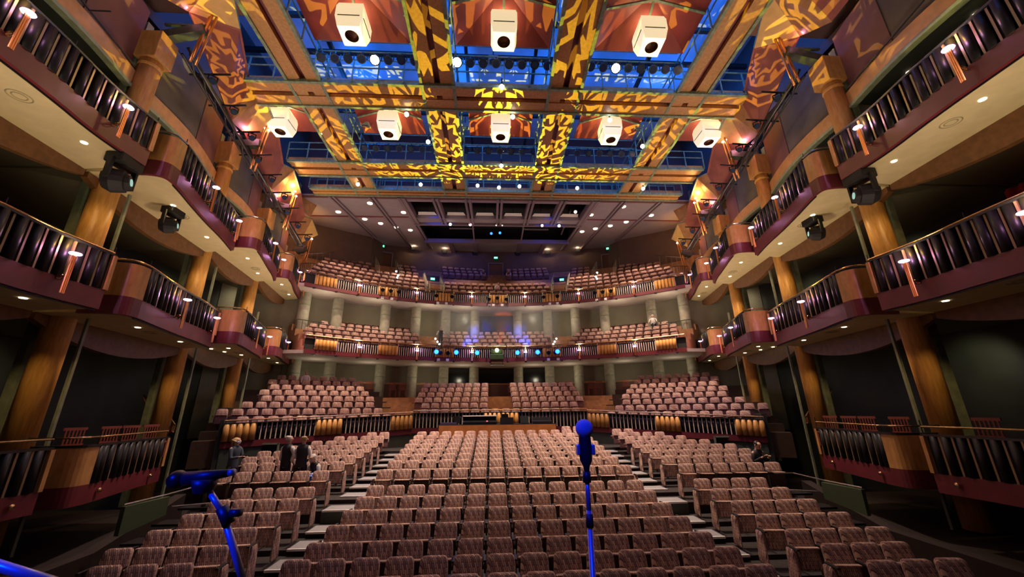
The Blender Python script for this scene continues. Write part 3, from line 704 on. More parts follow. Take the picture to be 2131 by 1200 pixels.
for s in (-1, 1):
    for k in (1, 2, 3, 4):
        x, y, z, L = TZ[k]; X = s * x; cx, cy_, cz = COLS[k]
        t = thing('torch_lamp', 'bundle of long copper tubes with glowing tip on %s column %s' % (SIDE[s], CN[k - 1]), 'lamp', (X, y, z), 'copper tube torches on the side columns')
        for i, (dx, dy, dz) in enumerate(((0, 0, 0), (.11, .04, -.16), (-.06, .10, -.26))):
            M().cyl((X + s * dx, y + dy, z + dz), (X + s * (dx + .25), y + dy, z + dz - L), .042, n=10).make('copper_tube', COPPER, t, True)
            M().ball((X + s * dx, y + dy, z + dz + .05), .06, 10).make('glowing_tip', E_TIP, t, True)
        br = M().bar((X + s * .1, y, z - 1.1), (s * (cx - .1), cy_, cz + .1), .3, .34).bar((X + s * .1, y, z - .9), (s * cx, cy_, cz + .7), .08, .08)
        br.make('bracket_arm', mat('dark_green_arm', (.06, .085, .05), .5, noise=.5) if 'dark_green_arm' not in bpy.data.materials else bpy.data.materials['dark_green_arm'], t)
        light('torch_light', 'POINT', (X - s * .05, y - .35, z + .2), 105, (1, .52, .12), size=.12, parent=t)
        light('torch_pink', 'POINT', (X + s * .5, y - .5, z - .7), 26, (1, .35, .55), size=.1, parent=t)
        # folded sail behind the torch, torchlight painted into its yellow face
        sx = lambda p: (s * p[0], p[1], p[2])
        S_ = SAIL[k]
        t2 = thing('folded_sail', 'folded red and wood acoustic panel with torch-lit face behind %s torch, %s' % (SIDE[s], CN[k - 1]), 'acoustic panel', (s * (x + .5), y, 16))
        def tri(*ps, th=.05):
            m_ = M(); ps = [Vector(sx(p)) for p in ps]; nrm = (ps[1] - ps[0]).cross(ps[2] - ps[0]).normalized() * th
            if nrm.y < 0: nrm = -nrm
            n_ = len(ps)
            m_.add(ps + [p + nrm for p in ps], [tuple(range(n_)), tuple(range(n_, 2 * n_))[::-1]] + [(i, (i + 1) % n_, n_ + (i + 1) % n_, n_ + i) for i in range(n_)]); return m_
        A, B_, C_, E_, D_ = S_['A'], S_['B'], S_['C'], S_['E'], S_['D']
        tri(A, B_, C_).make('lit_face', LITS, t2)
        tri(E_, A, C_, D_).make('wood_face', WSAIL, t2)
        if k > 1:
            q = SAIL[k - 1]; tri(q['B'], E_, D_, q['C']).make('red_face', REDS, t2)
        else:
            tri((9.0, 6.0, 17.2), E_, D_, (10.9, 6.0, 15.9)).make('red_face', REDS, t2)
        if k == 4: tri((13.32, 22.5, 17.9), (12.95, 24.9, 17.4), (13.12, 24.5, 16.15), (13.2, 22.5, 16.1)).make('wood_fin', WSAIL, t2)
        M().bar(sx(A), sx(B_), .08, .08).bar(sx(A), sx(E_), .08, .08).make('green_rim', GREENM, t2)
    # edge rail of ceiling following the sails
    # truss with small fixtures
    a = Vector((s * 11.5, 11.3, 15.7)); b = Vector((s * 13.3, 24.5, 14.0)); n = 16
    t = thing('lighting_truss', 'black lighting truss along the %s wall above the upper boxes' % SIDE[s], 'truss', tuple(a))
    m = M(); o1 = Vector((s * .15, 0, .3))
    m.tube([a, b], .06).tube([a + o1, b + o1], .06).tube([a + Vector((s * .3, 0, .02)), b + Vector((s * .3, 0, .02))], .05)
    for i in range(n):
        p = a + (b - a) * i / n; q = a + (b - a) * (i + 1) / n
        m.tube([p, q + o1], .035).tube([p, p + o1], .035).tube([p, q + Vector((s * .3, 0, 0))], .03)
    m.make('truss_frame', BLACK, t)
    for i in range(9):
        p = a + (b - a) * (i + .6) / 9.5
        M().tube([p + Vector((s * .5, 0, .05)), p + Vector((-s * 1.0, 0, .1))], .04).make('cross_arm', BLACK, t)
    for i in range(9):
        p = a + (b - a) * (i + .6) / 9.5; q = p + Vector((-s * (.4 + .15 * (i % 3)), 0, -.22))
        fixture('stage_light', 'small stage light hanging from %s wall truss, %s from the stage' % (SIDE[s], ORD[i]), 'stage lights on the side trusses', tuple(q), (0, 2, 2), GLASS, r=.11, L=.3, hang=.3)

# moving-head lights hanging by the upper boxes
for s in (-1, 1):
    for (x, y, z, sc_, w_) in ((10.62, 9.55, 9.26, 1.12, 'by the first column'), (11.5, 12.4, 9.38, .95, 'under the second box')):
        X = s * x; t = thing('moving_light', 'large black moving-head light on the %s side, %s' % (SIDE[s], w_), 'stage light', (X, y, z))
        M().box((X, y, z + .52 * sc_), (.42 * sc_, .6 * sc_, (.26 * sc_))).make('base_box', MATTE, t, bevel=.03)
        for k in (-1, 1): M().box((X, y + k * .32 * sc_, z + .2 * sc_), (.14 * sc_, .07 * sc_, .55 * sc_)).make('yoke_arm', MATTE, t, bevel=.02)
        d = Vector((-s * .9, .5, .12)).normalized(); p = Vector((X, y, z))
        M().cyl(p - d * .28 * sc_, p - d * .12 * sc_, .2 * sc_, .3 * sc_, 10).cyl(p - d * .12 * sc_, p + d * .12 * sc_, .3 * sc_, .27 * sc_, 14).cyl(p + d * .12 * sc_, p + d * .22 * sc_, .2 * sc_, .17 * sc_, 12).make('head', mat('matte_black', (.006, .006, .006), .7) if 'matte_black' not in bpy.data.materials else bpy.data.materials['matte_black'], t)
        M().cyl(p + d * .221 * sc_, p + d * .24 * sc_, .09 * sc_, n=14).make('lens', emis('pale_lens', (.35, .7, .6), .6) if 'pale_lens' not in bpy.data.materials else bpy.data.materials['pale_lens'], t)
        M().tube([(X, y, z + .6 * sc_), (X + s * .3, y + .1, 10.0)], .03).torus((X + s * .1, y, z + .7 * sc_), .1, .012, 14, 4, (0, 1, 0)).make('clamp', CHROME, t)
# cylinder speaker near top right and pipe arms on the upper side panels
t = thing('stage_light', 'black cylindrical stage light on a pipe at upper right', 'stage light', (10.9, 7.0, 14.6))
M().cyl((10.7, 7.2, 14.3), (10.9, 6.5, 14.6), .16, .16, 14).make('housing', BLACK, t)
M().torus((10.7, 7.2, 14.3), .16, .02, 16, 5, (.25, -.8, .3)).make('rim', BRASS, t)
M().tube([(11.6, 5.2, 14.5), (12.2, 10.3, 14.1)], .03).tube([(10.9, 6.8, 14.6), (11.75, 6.8, 14.42)], .025).make('pipe_arm', BLACK, t)
tag(M().tube([(-11.6, 5.2, 14.5), (-12.2, 10.3, 14.1)], .03).tube([(-12.0, 8.6, 14.2), (-11.4, 8.6, 14.2)], .02).make('pipe_arm', BLACK), 'thin black pipe along the upper left wall panel', 'pipe')

# ------------------------------------------------------------------ rear tiers: balcony fronts
def rear_front(label, r, z0, h_f, zp0, zp1, zr, soffit_mat, centre_wood, a_end=42.5):
    t = thing('tier_balcony', label, 'balcony', P(r, 0, z0))
    M().wall(arc(r, -a_end, a_end, 60), z0, z0 + h_f, .15).make('fascia', MAROON, t)
    edges = [2.15 + 4.28 * i for i in range(10)]
    segs = [(-2.15, 2.15, 'W' if centre_wood else 'B')]
    for i in range(9):
        ty = 'W' if i % 3 == 2 else 'B'
        segs += [(edges[i], edges[i + 1], ty), (-edges[i + 1], -edges[i], ty)]
    n0 = 9
    for a0, a1, ty in segs:
        blk = M(); slt = M()
        if ty == 'W':
            fl = M()
            for i in range(6):
                a = a0 + (a1 - a0) * (i + .5) / 6; fl.cyl(P(r + .03, a, zp0), P(r + .03, a, zp1), .108, n=10)
            fl.make('fluted_wood_panel', WOOD, t, True)
        else:
            for i in range(n0):
                a = a0 + (a1 - a0) * (i + .5) / n0
                if i % 2 == 0: blk.cyl(P(r + .06, a, zp0), P(r + .06, a, zp1), .07, n=8)
                slt.cyl(P(r - .0, a + .10, zp0), P(r - .0, a + .10, zp1 - .05), .022, n=5)
            blk.make('dark_staves', BLKG, t, True); slt.make('pale_slats', PALES, t)
    M().wall(arc(r + .14, -a_end, a_end, 60), z0 + h_f, zp1, .04).make('backing_panel', DARK, t)
    rl = arc(r - .02, -a_end, a_end, 60); M().tube([(x, y, zr) for x, y in rl], .035, 6).make('brass_rail', BRASS, t)
    M().wall(arc(r + .02, -a_end, a_end, 60), zp1, zp1 + .04, .2).make('top_cap', BLACK, t)
    for e in edges:
        for q in (-e, e):
            M().cyl(P(r, q, zp0), P(r, q, zr), .018, n=5).make('rail_post', CHROME, t); M().box(P(r - .02, q, z0 - .03), (.14, .1, .1)).make('fascia_bracket', BLACK, t)
    M().prism(arc(r + .05, -a_end, a_end, 60) + arc(21.6, a_end + 12, -a_end - 12, 60), z0 - .0, z0 + .2).make('soffit', soffit_mat, t)
    return t
rear_front('curved top balcony front across the rear with fluted wood panels', 18.9, 11.2, .24, 11.45, 12.08, 12.28, GREY, True)
rear_front('curved first balcony front across the rear under the top balcony', 17.0, 6.6, .26, 6.87, 7.48, 7.68, GREY, False)
for tn, r, z, pw in (('top balcony', 18.9, 11.88, 16), ('first balcony', 17.0, 7.22, 16)):
    for n, a in enumerate((-31.9, -19.3, -6.45, 6.45, 19.3, 31.9)):
        x, y = P(r - .16, a); nx, ny = -sin(R(a)), -cos(R(a))
        t = lamp(x, y, z, nx, ny, 'ring lamp with copper rods on rear %s front, %s from the left' % (tn, ORD[n]), 'ring lamps on the rear balconies', pw, ring=.1, rod=.6)
# small round lamps and white tags on the fronts
for n, a in enumerate((-27.1, -25.3, -23.5, -14.9, -11.2, -2.3, -.3, 1.9, 11.0, 14.3, 23.2, 25.0, 26.9)):
    x, y = P(18.55, a)
    fixture('stage_light', 'small black spotlight clamped to top balcony front, %s from the left' % ORD[n], 'small spotlights on the top balcony front', (x, y, 11.75 - (.1 if n in (5, 7) else 0)), (x * .2, 0, 2), BLKG, r=.13, L=.28, hang=.3)
k = 0
for r, z, aa in ((18.88, 11.2, (-26.8, -24.8, -14.4, -12.4, -2.2, -1.2, .9, 12.4, 14.2, 23.4, 25.4)), (16.98, 6.62, (-14.3, -12.2, 11.9, 14.2))):
    for a in aa:
        x, y = P(r - .02, a); k += 1
        tag(M().box((x, y, z + .06), (.2, .04, .17), rz=-R(a)).make('number_tag', NOSE), 'small white tag on %s balcony fascia, %s from the left' % ('top' if z > 9 else 'first', ORD[(k - 1) if z > 9 else (k - 12)]), 'tag', 'white tags on the balcony fascias')
# blue moving lights on the first balcony
for n, a in enumerate((-15.0, -10.3, -5.3, 4.5, 9.4, 14.2)):
    x, y = P(16.62, a); t = fixture('stage_light', 'glowing blue stage light on first balcony front, %s from the left' % ORD[n], 'blue stage lights on the first balcony front', (x, y, 7.16), (0, 0, 3.5), E_BLUE, r=.17, L=.34, hang=.42)
    light('blue_glow', 'POINT', (x * .985, y - .35, 7.16), 16, (.02, .15, 1), size=.12, parent=t)
for n, a in enumerate((-13.9, -12.2, 12.0, 13.6)):
    x, y = P(16.7, a); fixture('stage_light', 'dark unlit stage light on first balcony front, %s from the left' % ORD[n], 'unlit stage lights on the first balcony front', (x, y, 7.1), (x, 12, 5.5), BLKG, r=.13, L=.34, hang=.42)
for x, tx, ty, tz, p in ((-2.6, -1.7, 31.2, 9.2, 240), (2.3, 1.6, 31.2, 9.2, 240), (-5, -4.5, 37, 16.5, 1500), (4, 4.5, 37, 16.5, 1300)):
    light('blue_beam', 'SPOT', (x, 26.6 if p < 300 else 22.9, 7.5 if p < 300 else 16.4), p * (16 if p < 300 else 1.2), (.02, .10, 1), (tx, ty, tz), .05, 24 if p < 300 else 40, .8)
light('red_beam', 'SPOT', (0, 26.7, 7.6), 2200, (1, .13, .04), (.4, 31.5, 10.4), .05, 17, .7)
# pattern projector in its frame
t = thing('projector', 'large dark projector with lime glowing lens hung at centre of first balcony front', 'projector', (-.15, 27.15, 6.75))
M().box((-.15, 27.2, 6.85), (.95, .55, .38)).box((-.15, 27.2, 7.22), (.8, .5, .3)).make('housing', mat('dark_green_housing', (.02, .04, .02), .5), t, bevel=.03)
M().cyl((-.15, 26.9, 7.28), (-.15, 26.78, 7.3), .12, n=16).make('lens', E_LIME, t)
m = M()
for x in (-.85, .55): m.tube([(x, 27.2, 6.5), (x, 27.2, 7.7)], .03)
m.tube([(-.85, 27.2, 7.68), (.55, 27.2, 7.68)], .03).tube([(-.62, 27.1, 6.38), (.32, 27.1, 6.38)], .03).tube([(-.62, 27.1, 6.26), (.32, 27.1, 6.26)], .03).tube([(-.55, 27.1, 6.7), (-.55, 27.1, 6.25)], .02).tube([(.25, 27.1, 6.7), (.25, 27.1, 6.25)], .02)
m.make('mounting_frame', BLACK, t)
light('projector_glow', 'POINT', (-.15, 26.6, 7.3), 2.5, (.6, 1, .2), size=.08, parent=t)

# ------------------------------------------------------------------ rear platforms (stepped) and steps
def steps(name, mt, r0, dr, n, z0, dz, a0, a1, base):
    m = M()
    for i in range(n):
        ra = r0 + dr * i; rb = 21.45 if i == n - 1 and r0 < 19 else ra + dr
        m.prism(arc(ra, a0, a1, 40) + arc(rb, a1, a0, 40), base, z0 + dz * i)
    return struct(m, name, mt)
steps('floor', OAK, 19.15, .9, 8, 11.82, .62, -42, 42, 11.35)
steps('floor', OAK, 17.25, .88, 5, 7.15, .46, -42, 42, 6.8)
# parterre platforms
PW = [(-11.4, 17.2), (-4.6, 21.3), (4.6, 21.3), (11.4, 17.2)]
def side_pt(s, u, d, z=None):
    """u metres outward along the slanted front from its inner end, d metres behind it"""
    dx, dy = -.857, -.515
    x = -4.6 + dx * u - .515 * d; y = 21.3 + dy * u + .857 * d
    p = (-s * x if s > 0 else x, y)
    return p if z is None else (*p, z)
m = M()
for i in range(6):
    y0 = 21.65 + .9 * i; y1 = y0 + .9 if i < 5 else 33
    m.prism([(-5.8 - .45 * i, y0), (5.8 + .45 * i, y0), (5.8 + .5 * i, y1), (-5.8 - .5 * i, y1)], 1.5, 2.45 + .34 * i)
struct(m, 'floor', OAK)
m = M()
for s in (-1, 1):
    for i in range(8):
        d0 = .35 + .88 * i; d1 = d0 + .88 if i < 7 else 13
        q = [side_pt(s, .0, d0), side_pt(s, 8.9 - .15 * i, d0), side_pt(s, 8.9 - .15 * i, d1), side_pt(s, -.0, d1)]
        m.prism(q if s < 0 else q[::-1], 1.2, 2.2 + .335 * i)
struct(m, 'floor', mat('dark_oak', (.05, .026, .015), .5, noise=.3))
# parterre front
t = thing('parterre_front', 'low slatted parterre front wall with brass rail behind the stalls', 'balustrade', (0, 21.3, 1.8))
def front_run(a, b, z0a, z0b, h, kinds):
    a = Vector(a); b = Vector(b); L = (b - a).length; d = (b - a) / L; nrm = Vector((d.y, -d.x)); n = len(kinds)
    zf = lambda u: z0a + (z0b - z0a) * u / L
    for i, ty in enumerate(kinds):
        blk = M(); slt = M()
        u0 = L * i / n; u1 = L * (i + 1) / n
        if ty == 'W':
            fl = M(); q = max(3, round((u1 - u0) / .235))
            for j in range(q):
                u = u0 + (u1 - u0) * (j + .5) / q; p = a + d * u; fl.cyl((p.x, p.y, zf(u)), (p.x, p.y, zf(u) + h), .115, n=10)
            fl.make('fluted_wood_panel', WOOD, t, True)
        else:
            q = round((u1 - u0) / .19)
            for j in range(q):
                u = u0 + (u1 - u0) * (j + .5) / q; p = a + d * u; blk.cyl((p.x - nrm.x * .06, p.y - nrm.y * .06, zf(u)), (p.x - nrm.x * .06, p.y - nrm.y * .06, zf(u) + h), .075, n=8)
                p = p + d * .09; slt.box((p.x, p.y, zf(u) + h / 2), (.04, .03, h), rz=atan2(d.y, d.x))
            blk.make('dark_staves', BLKG, t, True); slt.make('pale_slats', PALES, t)

    e = [a, b]; z = [z0a, z0b]
    M().wall([tuple(p) for p in e], lambda i: z[i] - .26, lambda i: z[i], .2, 1).make('fascia', MAROON, t)
    M().wall([(p.x - nrm.x * .16, p.y - nrm.y * .16) for p in e], lambda i: z[i], lambda i: z[i] + h, .04, 1).make('backing_panel', DARK, t)
    M().tube([(a.x, a.y, z0a + h + .15), (b.x, b.y, z0b + h + .15)], .03).make('brass_rail', BRASS, t)
    M().bar((a.x, a.y, z0a + h + .02), (b.x, b.y, z0b + h + .02), .2, .04).make('top_cap', BLACK, t)
    for i in range(n + 1):
        u = L * i / n; p = a + d * u; M().cyl((p.x, p.y, zf(u)), (p.x, p.y, zf(u) + h + .15), .016, n=5).make('rail_post', CHROME, t)
front_run(PW[0], PW[1], 2.17, 2.42, .66, 'WBBWBBW')
front_run(PW[1], PW[2], 2.45, 2.45, .70, 'BBWBBB' if 0 else 'BBWBB')
front_run(PW[2], PW[3], 2.42, 2.05, .66, 'WBBWBBW')
for s in (-1, 1):
    m = M().wall([mx((4.6, 21.36), s), mx((11.4, 17.26), s)], 0.6, 2.1, .2, s); struct(m, 'wall_rear', GREENW)
m = M().box((0, 21.45, 1.6), (9.2, .2, 1.2)); struct(m, 'wall_rear', GREENW)
# black doors at the ends of the parterre
for s in (-1, 1):
    m = M().wall([mx((11.4, 17.3), s), mx((12.2, 19.2), s)], .6, 3.0, .2, -s); struct(m, 'wall_' + SIDE[s], DARK)
    t = thing('side_door', 'dark framed door beside the %s parterre front' % SIDE[s], 'door', (s * 9.9, 18.0, 1.0))
    q = M()
    for dx in (-.4, .4): q.box((s * 9.9 + dx, 17.98 + s * dx * 0, 1.45), (.06, .06, 1.2))
    q.box((s * 9.9, 17.98, 2.02), (.86, .06, .06)); q.make('frame', PILA, t)
    M().box((s * 9.9, 18.02, 1.42), (.76, .04, 1.15)).make('leaf', BLACK, t)

# ------------------------------------------------------------------ rear columns, wall trims, booth windows
CA = (-40.6, -34.5, -25, -18.5, -11.9, -5.3, 4.5, 11.4, 17.7, 24.2, 34.1, 40.5)
for tn, z0, z1 in (('first balcony', 7, 11.2), ('parterre', 2.6, 6.6)):
    for n, a in enumerate(CA):
        x, y = P(20.6, a)
        t = thing('concrete_column', 'round pale concrete column behind the %s seats, %s from the left' % (tn, ORD[n]), 'column', (x, y, z0), 'concrete columns at the rear')
        M().cyl((x, y, z0), (x, y, z1 + .02), .37, n=20, cap=False).make('shaft', CONC2, t, True)
        M().lathe([(.375, z1 - .9), (.385, z1 - .88), (.385, z1 - .84), (.375, z1 - .82)], (x, y, 0), 20).make('joint_ring', PILA, t)
wn = 0
for z0, z1, aa in ((8.6, 10.95, ((-4.2, 3.4),)), (5.4, 6.55, ((-10.9, -6.3), (-4.3, 3.5), (5.5, 10.4)))):
    for a0, a1 in aa:
        wn += 1; o = struct(M().wall(arc(21.42, a0, a1, 8), z0, z1, .06, -1), 'window_%d' % wn, BLKG if z0 < 6 else mat('blue_dark_glass', (.01, .03, .10), .15))
for a0, a1, n in ((-40, -26, 3), (-25, -5.5, 4), (-5.3, 4.5, 5), (4.7, 24, 6), (25, 40, 7)):
    struct(M().wall(arc(21.36, a0, a1, 12), 5.28, 5.38, .08, -1), 'trim_%d' % n, WOODH)
struct(M().wall(arc(21.38, -41, 41, 40), 4.2, 5.26, .04, -1), 'trim_8', mat('wainscot', (.16, .07, .05), .5))
# slatted red chairs along the parterre rear wall
def slat_chair(x, y, z, rz, label, group, w_=.48):
    t = thing('slatted_chair', label, 'chair', (x, y, z), group, rz)
    c, s_ = cos(rz), sin(rz)
    def T(m_): return m_.merge(M(), None)
    mt = Matrix.Translation((x, y, z)) @ Matrix.Rotation(rz, 4, 'Z')
    def mk(m_, nm, mtl): q = M(); q.merge(m_, mt); return q.make(nm, mtl, t)
    mk(M().box((0, 0, .45), (w_, .46, .05)), 'seat', CHAIR)
    b = M().box((0, .24, .95), (w_ + .04, .035, .07)).box((0, .22, .56), (w_, .03, .05))
    for i in range(6): b.box((-w_ / 2 + .04 + (w_ - .08) * i / 5, .23, .75), (.03, .02, .38))
    mk(b, 'backrest', CHAIR)
    for i in (-1, 1):
        for j in (-1, 1): mk(M().box((i * (w_ / 2 - .03), j * .2, .22), (.04, .04, .44)), 'leg', CHAIR)
    return t
CHAIR = mat('red_stained_wood', (.22, .05, .03), .4)
ca = (-37, -31, -29, -27, -22.5, -20.5, -15.8, -13.9, -9.6, -7.6, -3.6, 2.8, 6.6, 8.8, 13.4, 15.4, 20.4, 22, 27.5, 30)
for n, a in enumerate(ca):
    x, y = P(19.9, a); slat_chair(x, y, 4.35, -R(a), 'red slat-backed chair by the parterre rear wall, %s from the left' % ORD[n], 'slatted chairs along the parterre rear wall')
for s in (-1, 1):
    k = 0
    for (x, y) in ((10.95, 9.0), (11.0, 11.1), (11.1, 12.2), (11.15, 12.9), (11.3, 13.8), (10.9, 7.6)):
        k += 1; slat_chair(s * x, y, 1.95, s * -(pi / 2) * .9 if 1 else 0, 'red slat-backed chair in %s lowest box, %s' % (SIDE[s], ORD[k - 1] + ' one'), 'slatted chairs in the lowest boxes')

# ------------------------------------------------------------------ top tier: doors, exit signs, sconces, vomitories
def wallbox(m_, r, a, z, w_, d, h): m_.box((*P(r, a), z), (w_, d, h), rz=-R(a)); return m_
dn = 0
for a, zb in ((-24.2, 15.75), (-.3, 15.6), (24.6, 15.75)):
    dn += 1; o = struct(wallbox(M(), 26.6, a, zb + 1.05, 1.35, .12, 2.1), 'door_%d' % dn, mat('door_wood', (.13, .06, .03), .5) if 'door_wood' not in bpy.data.materials else bpy.data.materials['door_wood'])
    fr = M()
    x, y = P(26.5, a)
    for k in (-1, 1): fr.box((x + k * .74 * cos(R(a)), y - k * .74 * sin(R(a)), zb + 1.08), (.1, .14, 2.2), rz=-R(a))
    fr.box((x, y, zb + 2.2), (1.6, .14, .12), rz=-R(a)); struct(fr, 'trim_%d' % (8 + dn), RIBM)
def exit_sign(x, y, z, rz, label):
    t = thing('exit_sign', label, 'sign', (x, y, z), None, rz)
    mt = Matrix.Translation((x, y, z)) @ Matrix.Rotation(rz, 4, 'Z')
    q = M(); q.merge(M().box((0, 0, 0), (.42, .07, .26)), mt); q.make('housing', BLACK, t)
    q = M(); q.merge(M().box((0, -.04, 0), (.38, .02, .22)), mt); q.make('face', E_GREEN, t)
    cu = bpy.data.curves.new('exit_text', 'FONT'); cu.body = 'EXIT'; cu.size = .16; cu.align_x = 'CENTER'; cu.align_y = 'CENTER'; cu.extrude = .003
    cu.materials.append(bpy.data.materials.get('sign_letters') or emis('sign_letters', (.75, 1, .85), 2.2))
    tmp = bpy.data.objects.new('tmp', cu); me = bpy.data.meshes.new_from_object(tmp); bpy.data.objects.remove(tmp)
    o = bpy.data.objects.new('lettering', me); col.objects.link(o); o.parent = t; o.location = (0, -.053, 0); o.rotation_euler = (pi / 2, 0, 0)
for a, z, w_ in ((-24.8, 18.5, 'above the left door of top tier'), (-.3, 18.38, 'above the centre door of top tier'), (24.6, 18.5, 'above the right door of top tier')):
    x, y = P(26.4, a); exit_sign(x, y, z, -R(a), 'green lit exit sign %s' % w_)
for n, a in enumerate((-18.4, -11.7, -5.0, 4.6, 11.4, 18.1)):
    x, y = P(26.45, a); z = 18.85 - abs(a) * .006
    t = thing('wall_sconce', 'dark wedge uplight sconce on top tier rear wall, %s from the left' % ORD[n], 'lamp', (x, y, z), 'uplight sconces on the rear wall')
    q = M(); q.merge(M().add([(-.32, -.25, .1), (.32, -.25, .1), (.32, .1, .1), (-.32, .1, .1), (-.22, -.05, -.14), (.22, -.05, -.14), (.22, .1, -.14), (-.22, .1, -.14)],
        [(7, 6, 5, 4), (0, 4, 5, 1), (1, 5, 6, 2), (2, 6, 7, 3), (3, 7, 4, 0)]), Matrix.Translation((x, y, z)) @ Matrix.Rotation(-R(a), 4, 'Z'))
    q.make('wedge_shade', VOID, t)
    q = M(); q.merge(M().box((0, -.08, .06), (.3, .15, .04)), Matrix.Translation((x, y, z)) @ Matrix.Rotation(-R(a), 4, 'Z')); q.make('lamp_glass', emis('sconce_glow', (1, .7, .4), 6) if 'sconce_glow' not in bpy.data.materials else bpy.data.materials['sconce_glow'], t)
    light('sconce_light', 'POINT', (x - .45 * sin(R(a)), y - .45 * cos(R(a)), z + .10), 22, (1, .68, .38), size=.08, parent=t)
# ceiling downlights over the top tier
k = 0
for x, y in ((-11.93, 26.04), (-9.06, 24.24), (-7.12, 25.94), (-10.49, 27.55), (-9.55, 28.54), (-8.55, 29.47), (-7.52, 30.2), (7.0, 25.88), (8.9, 24.13), (11.65, 25.78), (10.27, 27.38), (9.28, 28.38), (8.24, 29.18), (7.3, 30.02)):
    k += 1
    tag(M().cyl((x, y, ceil_z(y) - .05), (x, y, ceil_z(y) - .01), .18, n=16).make('downlight', E_DOWN), 'round white downlight in grey rear ceiling, %s on the %s side' % (ORD[(k - 1) % 7], 'left' if x < 0 else 'right'), 'downlight', 'downlights in the grey rear ceiling')
for n, (x, y, mt, w_) in enumerate(((-3.9, 28.2, E_WHITE, 'white, left'), (-2.3, 28.2, E_PINK, 'pink, left'), (3.55, 28.2, E_PINK, 'pink, right'), (4.95, 28.2, E_WHITE, 'white, right'), (-.2, 28.3, E_DOWN, 'tiny, left of centre'), (.3, 28.3, E_DOWN, 'tiny, right of centre'),
        (-.6, 30.5, E_BLUE, 'blue, left in the dark opening'), (.15, 30.3, E_BLUE, 'blue, right in the dark opening'), (5.6, 25.0, E_WHITE, 'white, in the right window of the front row'))):
    r_ = .05 if 'tiny' in w_ else .12
    fixture('stage_light', 'small lit spotlight in grey ceiling opening: %s' % w_, 'lit spotlights in the rear ceiling openings', (x, y, ceil_z(y) - .15), (x * .3, 2, 3), mt, r=r_, L=.25, hang=.3)
struct(m := M().box((-3.2, 31, 18.7), (2.2, .1, .1)).box((3.4, 31, 18.7), (2.2, .1, .1)).box((-2.2, 30.8, 18.5), (.12, 5, .12)).box((2.2, 30.8, 18.5), (.12, 5, .12)).box((6, 30.5, 19.1), (.1, 4.6, .1)), 'trim_12', RIBM)
# vomitory entrances in the top tier
for s in (-1, 1):
    t = thing('stair_entrance', 'sunken stair entrance with pale side walls in the %s top tier' % SIDE[s], 'entrance', (*P(21, 14.4 * s), 12))
    for aa, nm in ((12.9, 'side_wall'), (16.5, 'side_wall')):
        pth = [P(19.9, aa * s), P(23.2, aa * s)]
        M().wall(pth, 11.9, lambda i: (12.9, 15.15)[i], .12, 1).make(nm, CONC, t)
        M().tube([P(19.9, aa * s, 13.0), P(23.2, aa * s, 15.25)], .03).tube([P(19.2, aa * s, 12.3), P(19.2, aa * s, 12.95), P(19.9, aa * s, 13.0)], .03).make('handrail', CHROME, t)
    M().wall([P(23.1, 12.9 * s), P(23.1, 16.5 * s)], 11.9, 14.9, .1, 1).make('back_wall', mat('dark_opening', (.035, .028, .03), .8) if 'dark_opening' not in bpy.data.materials else bpy.data.materials['dark_opening'], t)
    M().wall([P(19.3, 13.1 * s), P(19.3, 16.3 * s)], 11.9, 12.4, .05, 1).make('front_wall', BLACK, t)
    M().prism((arc(19.3, 12.95, 16.45, 4) + arc(23.1, 16.45, 12.95, 4)) if s > 0 else (arc(19.3, -16.45, -12.95, 4) + arc(23.1, -12.95, -16.45, 4)), 12.0, 12.05).make('landing', BLACK, t)
    q = M().tube([P(19.15, 13.1 * s, 12.9), P(19.15, 16.3 * s, 12.9)], .03)
    for a in (13.1, 16.3): q.tube([P(19.15, a * s, 12.1), P(19.15, a * s, 12.9)], .03)
    q.make('guard_rail', CHROME, t)
    M().tube([P(23.2, 12.7 * s, 15.35), P(23.2, 16.7 * s, 15.35)], .04).make('top_rail', CHROME, t)
    x, y = P(22.9, 14.7 * s); exit_sign(x, y, 14.55, -R(14.7 * s), 'green lit exit sign inside the %s stair entrance of top tier' % SIDE[s])
